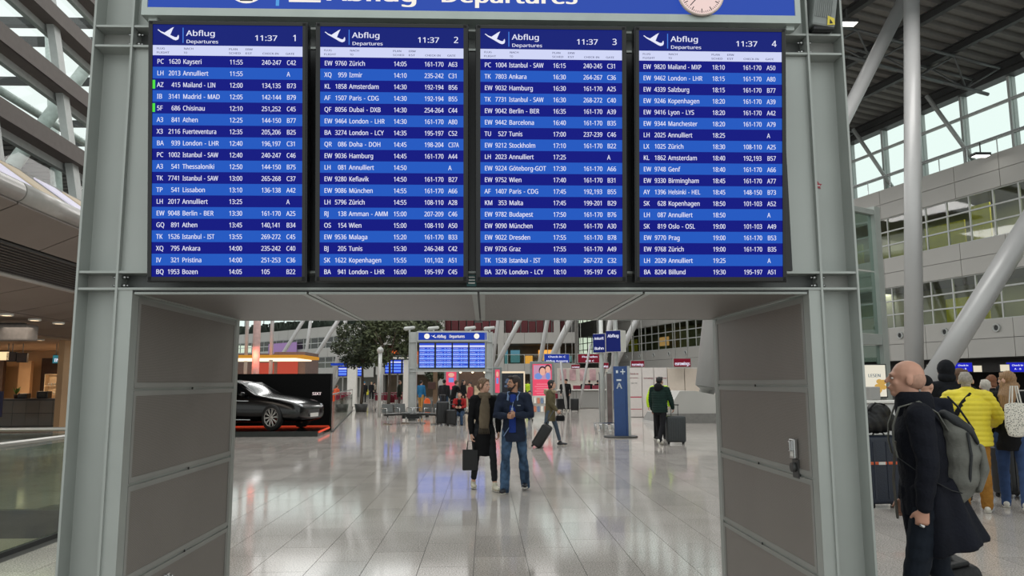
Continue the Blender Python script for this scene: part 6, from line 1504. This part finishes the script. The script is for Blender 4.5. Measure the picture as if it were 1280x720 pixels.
# ---------------- green puffer and hi-vis
GP_ = fab('dark_green_puffer', (24, 44, 40), .3)
def greenx(root, J):
    m_ = MB(); m_.ell(J['NB']+V((0, .10, .02)), (.13, .085, .12)); m_.chain([J['NB']+V((-.08, .02, .03)), J['NB']+V((.08, .02, .03))], [.05, .05], n=8); add_part(root, 'black_hood', m_, BLK, .014, 2)
gpn, JG = person('person in dark green puffer jacket and black trousers seen from behind', fl(826, 555), R(145), 1.78, lean=3, hd=(-12, 12, 0), legs=((20, 4), (-20, 14)), arms=((6, 14, 8, 0), (16, 16, 14, 0)), top=GP_, hem=.10, bulk=1.25, puff=.010, trou=fab('black_trousers', (22, 22, 26)), shoe=WSHOE, hair=('short', mat('black_hair', (24, 22, 22), .6, 0, .2, 30)), vox=.013, extra=greenx)
p = fl(845, 555); suitcase('suitcase', 'large ribbed charcoal suitcase held by the person in dark green', (p.x, p.y, 0), R(-4), .50, .30, .68, mat('charcoal_case', (46, 50, 52), .35), 0, ridges=7, handle=.28)
HV = mat('hi_vis_yellow', (196, 230, 40), .7, 0, .06, bump=.2)
def hvx(root, J):
    for z in (.16, .30):
        m_ = MB(); m_.lathe([(.205, -.022), (.212, 0), (.205, .022)], J['P']+J['U']*z, 'z', 24); m_.v = [V((v.x, J['P'].y+(v.y-J['P'].y)*.80, v.z)) for v in m_.v]; add_part(root, 'reflective_band', m_, mat('reflective_grey', (170, 175, 170), .4, .3))
p = fl(832, 551); person('worker in hi-vis yellow jacket standing behind the person in dark green', (p.x-.02, p.y+.5, 0), R(176), 1.74, lean=0, hd=(10, 6, 0), legs=((2, 2), (-2, 2)), arms=((4, 24, 10, 0), (10, 22, 16, 0)), top=HV, hem=.14, bulk=1.3, trou=BLK, hair=('short', mat('dark_brown_hair', (44, 34, 30))), vox=.015, extra=hvx)

# ---------------- queue at the right
YP = mat('yellow_puffer', (226, 206, 52), .6, 0, .08, 6, bump=.1)
def yelx(root, J):
    P, U = J['P'], J['U']
    m_ = MB(); m_.chain([P+U*.525+V((-.04, .10, 0)), P+U*.42+V((.06, .172, 0)), P+U*.22+V((.18, .168, 0)), P+U*.08+V((.235, .05, 0)), P+U*.06+V((.2, -.12, 0))], [(.03, .008)]*5, side=V((.5, 0, .8)), n=8); add_part(root, 'cross_strap', m_, BLK)
    m_ = MB(); m_.chain([P+U*.525+V((-.04, .10, 0)), P+U*.54+V((-.08, 0, 0)), P+U*.42+V((-.05, -.16, 0)), P+U*.06+V((.2, -.12, 0))], [(.03, .008)]*4, side=V((.5, 0, .8)), n=8); add_part(root, 'cross_strap', m_, BLK)
yl, JY = person('grey-haired man in bright yellow quilted jacket and mustard trousers seen from behind', fl(1221, 640), R(150), 1.72, lean=6, hd=(-4, 14, 0), legs=((2, 3), (4, 5)), arms=((20, 30, 40, 10), (20, 30, 44, 10)), top=YP, hem=.12, bulk=1.46, puff=.009, armr=.98, trou=fab('mustard_corduroy', (150, 104, 44), .6, 30), legr=1.15, tflare=1.05, tend=.06, shoe=mat('white_trainer', (205, 200, 190), .6), hair=('crop', mat('silver_hair', (150, 142, 132), .7, 0, .25, 40)), vox=.009, extra=yelx)
def at_floor(x, Y): q = at(x, 470, Y); return V((q.x, Y, 0))
HOOD = fab('black_hood_cloth', (18, 20, 26), .4)
person('person in black hooded jacket in the queue left of the yellow jacket', at_floor(1183, 10.15), R(178), 1.86, lean=0, hd=(0, 8, 0), legs=((2, 2), (-2, 2)), arms=((6, 10, 14, 0), (6, 10, 14, 0)), top=HOOD, hem=.14, bulk=1.22, trou=fab('black_trousers', (22, 22, 26)), hair=('hood', HOOD), vox=.012, shoe=BSHOE)
person('brown-haired young man in black looking right, beside the hooded person', at_floor(1200, 11.0), R(100), 1.78, lean=0, hd=(0, -2, 0), legs=((2, 2), (-2, 2)), arms=((6, 10, 14, 0), (6, 10, 14, 0)), top=BLK, hem=.12, bulk=1.15, trou=BLK, hair=('short', mat('mid_brown_hair', (96, 70, 52), .7, 0, .2, 30)), vox=.013)
person('person in dark jacket with black beanie just behind the bald man', at_floor(1156, 8.3), R(140), 1.66, lean=0, hd=(-20, 4, 0), top=NAVYC, hem=.14, bulk=1.1, trou=BLK, hair=('cap', BLK), vox=.014)
person('short white-haired person in black beyond the yellow jacket', at_floor(1230, 11.6), R(135), 1.62, hd=(20, 10, 0), top=BLK, hem=.14, bulk=1.1, trou=BLK, hair=('short', mat('white_hair', (185, 178, 168), .7, 0, .2, 30)), vox=.015)
person('person with light auburn hair far back in the queue under the blue screens', at_floor(1239, 13.5), R(170), 1.70, hd=(0, 0, 0), top=BLK, hem=.14, trou=BLK, hair=('bob', mat('auburn_hair', (116, 72, 46), .7, 0, .2, 30)), vox=.016)
lw, JL = person('woman with long blond-brown hair in black coat carrying a patterned tote', at_floor(1257, 9.4), R(140), 1.74, lean=2, hd=(60, 2, 0), legs=((16, 10), (-12, 18)), arms=((6, 12, 14, 0), (6, 12, 14, 0)), top=BLK, hem=.18, bulk=1.12, trou=fab('mid_denim', (52, 72, 110)), shoe=mat('white_trainer', (205, 200, 190)), hair=('long', mat('blond_brown_hair', (140, 108, 76), .65, 0, .35, 25, stretch=(6, 6, .6))), vox=.011, female=True)
p = at(1270, 510, 8.95); tt = thing('tote_bag', 'white tote bag with small black leopard pattern at the right edge', 'bag', (p.x, 8.95, at(1268, 545, 8.95).z), R(12))
TB = mat('tote_print', (214, 208, 196), .9); nt = TB.node_tree; b_ = nt.nodes['Principled BSDF']; vo = nt.nodes.new('ShaderNodeTexVoronoi'); vo.inputs['Scale'].default_value = 60; tc = nt.nodes.new('ShaderNodeTexCoord'); nt.links.new(tc.outputs['Object'], vo.inputs['Vector']); cr = nt.nodes.new('ShaderNodeValToRGB'); cr.color_ramp.elements[0].position = .30; cr.color_ramp.elements[0].color = col(30, 28, 28); cr.color_ramp.elements[1].position = .38; cr.color_ramp.elements[1].color = col(216, 210, 198); nt.links.new(vo.outputs['Distance'], cr.inputs[0]); nt.links.new(cr.outputs[0], b_.inputs['Base Color'])
m_ = MB(); m_.chain([(0, 0, .02), (0, 0, .12), (0, 0, .33), (0, 0, .37)], [(.15, .035), (.18, .06), (.175, .045), (.17, .03)], n=20); m_.build('bag_body', [TB], tt)
for s in (-1, 1): m_ = MB(); m_.chain([(-.08, s*.02, .36), (-.04, s*.015, .60), (.03, s*.015, .60), (.07, s*.02, .36)], [(.012, .004)]*4, n=6); m_.build('bag_handle', [mat('tote_handle', (210, 205, 195), .8)], tt)
person('person at the right frame edge in dark coat with grey scarf', at_floor(1293, 9.9), R(160), 1.68, hd=(20, 0, 0), top=NAVYC, hem=.3, trou=JEANS, hair=('short', mat('mid_brown_hair', (96, 70, 52))), vox=.015)
person('person in pale blue jeans and cream trainers striding beyond the mustard trousers', at_floor(1243, 12.0), R(80), 1.60, legs=((28, 6), (-24, 12)), top=BLK, hem=.1, trou=fab('pale_denim', (120, 148, 176)), shoe=mat('cream_trainer', (206, 200, 182)), hair=('cap', BLK), vox=.014, lean=8, female=True)
p = fl(1268, 623); suitcase('suitcase', 'black suitcase standing in the queue at the right edge', (p.x+.05, p.y+.1, 0), R(10), .42, .28, .66, mat('black_case', (18, 18, 20)), 0, ridges=4, handle=.3)
sc_ = suitcase('suitcase', 'tall navy suitcase with orange strap beside the grey portal', (5.16, 9.75, 0), R(4), .50, .32, .86, mat('navy_case', (22, 30, 46), .45, 0, .1, bump=.2), 0, ridges=3, handle=.0, band=mat('orange_strap', (206, 90, 50), .6))
t = thing('travel_bag', 'soft black bag piled on top of the navy suitcase', 'bag', (5.12, 9.75, .93), R(10))
m_ = MB(); m_.chain([(-.22, 0, .14), (0, .02, .17), (.2, 0, .15)], [(.12, .12), (.16, .17), (.11, .13)], side=(0, 1, 0), n=14); m_.ell((.05, 0, .28), (.17, .14, .12)); remesh(m_, .012, 2, lambda v, n: V((v.x, v.y, max(v.z, .002)))+n*.008*math.sin(v.x*50+v.z*38)).build('bag_body', [mat('black_nylon', (26, 26, 28))], t, fixn=False)
m_ = MB(); m_.chain([(-.15, -.05, .28), (-.05, -.1, .40), (.1, -.08, .38), (.16, -.05, .25)], [.012]*4, n=6); m_.build('bag_handle', [BLK], t)

# ---------------- people around the second portal
def sp_(label, x, yfoot, rz, h=1.74, **kw):
    p = fl(x, yfoot); kw.setdefault('vox', .02); return person(label, (p.x, p.y, 0), rz, h, **kw)
sp_('seated man in red jacket with black vest and jeans under the second portal', 575, 531, R(-6), 1.74, sit=.47, legs=((78, 80), (74, 74)), lean=12, hd=(0, 10, 0), arms=((26, 8, 60, 30), (26, 8, 60, 30)), top=fab('red_jacket', (150, 34, 34)), hem=.02, trou=JEANS, shoe=WSHOE, hair=('short', mat('dark_brown_hair', (44, 34, 30))), foot=(0, 0),
    extra=lambda root, J: add_part(root, 'vest', (lambda m_: (m_.chain([J['P']+J['U']*.05+V((0, 0, 0)), J['P']+J['U']*.25, J['P']+J['U']*.44], [(.165, .145), (.165, .148), (.12, .13)], n=14), m_)[1])(MB()), BLK))
sp_('person in grey-black coat standing left in the group behind the seated man', 555, 523, R(170), 1.76, top=fab('dark_grey_coat', (50, 50, 54)), hem=.2, trou=JEANS, hair=('short', mat('black_hair', (24, 22, 22))))
sp_('person in black coat leaning over the group under the third small board', 566, 522, R(120), 1.74, lean=14, top=BLK, hem=.2, trou=BLK, hair=('short', mat('mid_brown_hair', (96, 70, 52))), arms=((50, 10, 20, 0), (40, 10, 20, 0)))
sp_('person in black standing before the lit shop display', 579, 516, R(60), 1.76, top=BLK, hem=.3, trou=BLK, hair=('long', mat('black_hair', (24, 22, 22))), female=True)
sp_('person in pink and red top behind the seated man', 588, 517, R(-60), 1.62, top=fab('pink_red_top', (170, 70, 76)), hem=.1, trou=BLK, hair=('short', mat('black_hair', (24, 22, 22))))
sp_('person in bright blue jacket and tan trousers left of the group', 526, 516, R(150), 1.74, top=fab('bright_blue_jacket', (38, 104, 150)), hem=.1, trou=fab('tan_trousers', (176, 132, 74)), hair=('short', mat('black_hair', (24, 22, 22))), legs=((8, 2), (-8, 4)))
gn, JGN = sp_('person in long dark green coat left of the second portal', 499, 512, R(100), 1.76, top=fab('dark_green_coat', (40, 46, 38)), hem=.2, bulk=1.15, trou=fab('brown_grey_trousers', (92, 78, 76)), hair=('short', mat('greying_hair', (110, 96, 88), .7)))
p = gn.location; paper_bag('carrier_bag', 'dark red bag hanging beside the person in the dark green coat', (p.x-.45, p.y-.05, .42), 0, .34, .14, .34, fab('dark_red_bag', (96, 28, 38)), .1)
sp_('worker in black carrying a yellow bag by the trees', 455, 503.5, R(180), 1.72, top=BLK, hem=.1, trou=BLK, hair=('cap', fab('teal_cap', (36, 100, 130))), legs=((10, 3), (-8, 5)))
p = fl(458, 503); t = thing('bag', 'yellow bag carried by the worker in black near the trees', 'bag', (p.x+.05, p.y-.2, .62), 0); m_ = MB(); m_.chain([(0, 0, .1), (0, 0, .45)], [(.17, .1), (.1, .07)], n=14); m_.build('bag_body', [fab('yellow_bag_cloth', (196, 190, 60))], t); m_ = MB(); m_.chain([(-.06, 0, .45), (0, 0, .6), (.06, 0, .45)], [.012]*3, n=6); m_.build('bag_handle', [BLK], t)
sp_('worker in orange jacket behind the glass barrier beside the black display wall', 419, 511, R(150), 1.5, lean=10, top=mat('orange_vest', (226, 92, 50), .7), hem=.1, trou=BLK, hair=('short', mat('mid_brown_hair', (96, 70, 52))))
sp_('dark-haired seated person between the navy jacket and the pink screen', 662, 524, R(10), 1.68, sit=.45, legs=((80, 80), (76, 80)), top=NAVYC, hem=.02, trou=JEANS, hair=('short', mat('black_hair', (24, 22, 22))), foot=(0, 0))
sp_('distant worker in hi-vis yellow by the dark shop window', 660, 503, R(180), 1.74, top=HV, hem=.1, trou=BLK, hair=('short', mat('black_hair', (24, 22, 22))))
for x, l in ((704, 'leftmost dark figure queuing at the far white counter wall'), (730, 'dark figure queuing at the far counter left of the middle red panel'), (736.5, 'dark figure at the far counter right of the middle red panel'), (747, 'rightmost dark figure queuing at the far white counter wall')):
    q = at_floor(x, 54); person(l, q, R(180), 1.74, top=BLK, hem=.2, trou=BLK, hair=('short', mat('black_hair', (24, 22, 22))), vox=.03, group='queue at the far counter')

# ---------------- seats, trolleys and luggage around the second portal
def bench(name, label, c, rz, n_):
    t = thing(name, label, 'bench', c, rz)
    CHR = mat('seat_metal', (120, 122, 122), .4, .7, .1)
    for i in range(n_):
        x = (i-(n_-1)/2)*.6
        m_ = MB(); m_.rbox((x, 0, .42), (.5, .46, .03), .012); m_.build('seat', [CHR], t)
        m_ = MB(); m_.rbox((x, .24, .62), (.5, .03, .34), .012, 0, Matrix.Rotation(R(-12), 3, 'X')); m_.build('backrest', [CHR], t)
    for i in range(n_+1):
        x = (i-n_/2)*.6; m_ = MB(); m_.chain([(x, .2, .42), (x, .2, .62), (x, -.2, .62), (x, -.2, .42)], [.018]*4, n=8); m_.build('armrest', [CHROME], t)
    m_ = MB(); m_.beam((-n_*.3, 0, .36), (n_*.3, 0, .36), .06, .06); m_.build('beam', [GREYD], t)
    for s in (-1, 1): m_ = MB(); m_.beam((s*n_*.22, -.28, .02), (s*n_*.22, .28, .02), .05, .04); m_.cyl((s*n_*.22, 0, 0), (s*n_*.22, 0, .36), .03, n=10); m_.build('leg', [CHROME], t)
    return t
c = fl(496, 530); bench('metal_bench', 'metal seat pair left of the black base box of the second portal', (c.x, c.y, 0), R(40), 2)
c = fl(535, 530); bench('metal_bench', 'metal seat pair right of the left post of the second portal', (c.x, c.y, 0), R(-40), 2)
t = bench('waiting_bench', 'dark grey waiting bench beside the seated man in the red jacket', fl(593, 528)+V((0, .4, 0)), 0, 3)
p = fl(553, 531); suitcase('suitcase', 'tall black suitcase left of the seated man under the second portal', (p.x, p.y, 0), R(6), .48, .30, .84, mat('black_case', (18, 18, 20)), 0, ridges=4, handle=.25)
p = fl(560, 532); suitcase('suitcase', 'lower black suitcase touching the tall one by the seated man', (p.x+.14, p.y-.1, 0), R(-12), .36, .26, .55, mat('black_case2', (24, 24, 26)), 0, ridges=4, handle=.2)
p = fl(567, 529.5); t = thing('wheelchair', 'empty wheelchair with large wheels between the suitcases and the seated man', 'wheelchair', (p.x, p.y, 0), R(-20))
for s in (-1, 1):
    m_ = MB(); 
    for q in range(24): a0, a1 = 2*PI*q/24, 2*PI*(q+1)/24; m_.cyl((s*.24, .29*math.cos(a0), .30+.29*math.sin(a0)), (s*.24, .29*math.cos(a1), .30+.29*math.sin(a1)), .012, n=6)
    for q in range(8): a0 = 2*PI*q/8; m_.cyl((s*.24, 0, .30), (s*.24, .29*math.cos(a0), .30+.29*math.sin(a0)), .004, n=4)
    m_.build('large_wheel', [CHROME], t); m_ = MB(); m_.cyl((s*.2-.012, -.34, .08), (s*.2+.012, -.34, .08), .08, n=14); m_.build('castor', [RUBBER], t)
m_ = MB(); m_.rbox((0, -.02, .47), (.42, .42, .05), .02); m_.build('seat', [BLK], t); m_ = MB(); m_.rbox((0, .2, .7), (.42, .04, .42), .02); m_.build('backrest', [BLK], t); m_ = MB()
for s in (-1, 1): m_.chain([(s*.2, .34, .92), (s*.2, .22, .9), (s*.2, .2, .3), (s*.2, -.34, .2)], [.013]*4, n=6)
m_.build('frame', [CHROME], t)
p = fl(534, 514); t = thing('floor_marker', 'rounded orange upright marker right of the metal seats', 'marker', (at(534, 500, 36).x, 36, 0)); m_ = MB(); m_.chain([(0, 0, .2), (0, 0, .75), (0, 0, .85)], [(.15, .05), (.15, .05), (.1, .04)], n=14); m_.build('marker_body', [mat('marker_orange', (238, 100, 40), .6)], t); m_ = MB(); m_.cyl((0, 0, 0), (0, 0, .22), .1, .04, 12); m_.build('foot', [BLACK], t)
t = thing('post', 'brown wooden post with a dark box sign behind the second portal', 'post', (at(544, 490, 40).x, 40, 0)); m_ = MB(); m_.bx(-.11, .11, -.1, .1, 0, at(543, 463, 40).z); m_.build('shaft', [mat('brown_post', (104, 84, 64), .7)], t); m_ = MB(); m_.rbox((-.18, -.14, at(540, 482, 40).z), (.4, .1, .36), .02); m_.build('box_sign', [mat('box_sign_brown', (66, 40, 34), .6)], t)
TRC = mat('trolley_red', (128, 28, 52), .5); T0 = None
def trolley():
    t = thing('luggage_trolley', 'x', 'trolley')
    m_ = MB()
    for s in (-1, 1): m_.chain([(s*.25, -.45, .12), (s*.25, .40, .14), (s*.25, .48, 1.0)], [.015]*3, n=6)
    m_.beam((-.25, -.45, .12), (.25, -.45, .12), .03, .03); m_.beam((-.25, 0, .13), (.25, 0, .13), .03, .03); m_.build('frame', [CHROME], t)
    m_ = MB(); m_.chain([(-.27, .48, 1.0), (.27, .48, 1.0)], [.03, .03], n=8); m_.build('handle', [TRC], t)
    m_ = MB(); m_.rbox((0, .44, .75), (.48, .04, .34), .02); m_.build('advert_panel', [TRC], t)
    for x, y in ((-.22, .4), (.22, .4), (0, -.4)): m_ = MB(); m_.cyl((x-.015, y, .06), (x+.015, y, .06), .06, n=10); m_.build('wheel', [RUBBER], t)
    return t
T0 = trolley(); n_ = 0
for i in range(7):
    c = at_floor(477+i*4.6, 45.5); o = T0 if i == 0 else dup(T0, c, 0)
    o.location = c+V((0, i*.7, 0)); o.rotation_euler = (0, 0, R(170)); o['label'] = DN[i]+' dark red trolley from the left in the row beside the dark green coat'; o['group'] = 'row of dark red trolleys by the tree'
for i in range(4):
    c = at_floor(420+i*6, 45+i*1.1); o = dup(T0, c, R(165), DN[i]+' dark red trolley from the left behind the glass barrier', 'trolleys behind the glass barrier')
for i in range(3):
    c = at_floor(695+i*11, 48); o = dup(T0, c+V((0, 0, 0)), R(180+i*9), DN[i]+' dark red trolley from the left near the man in all black', 'trolleys near the man in all black')
# distant pair near the left pillar
sp_('distant person in black standing right of the white pillar', 464, 499.5, R(180), 1.7, top=BLK, hem=.2, trou=BLK, hair=('cap', fab('tan_cap', (176, 150, 120))))
sp_('distant person in tan coat by the white pillar', 467.5, 499, R(150), 1.7, top=fab('grey_tan_coat', (130, 120, 108)), hem=.2, trou=BLK, hair=('short', mat('black_hair', (24, 22, 22))))
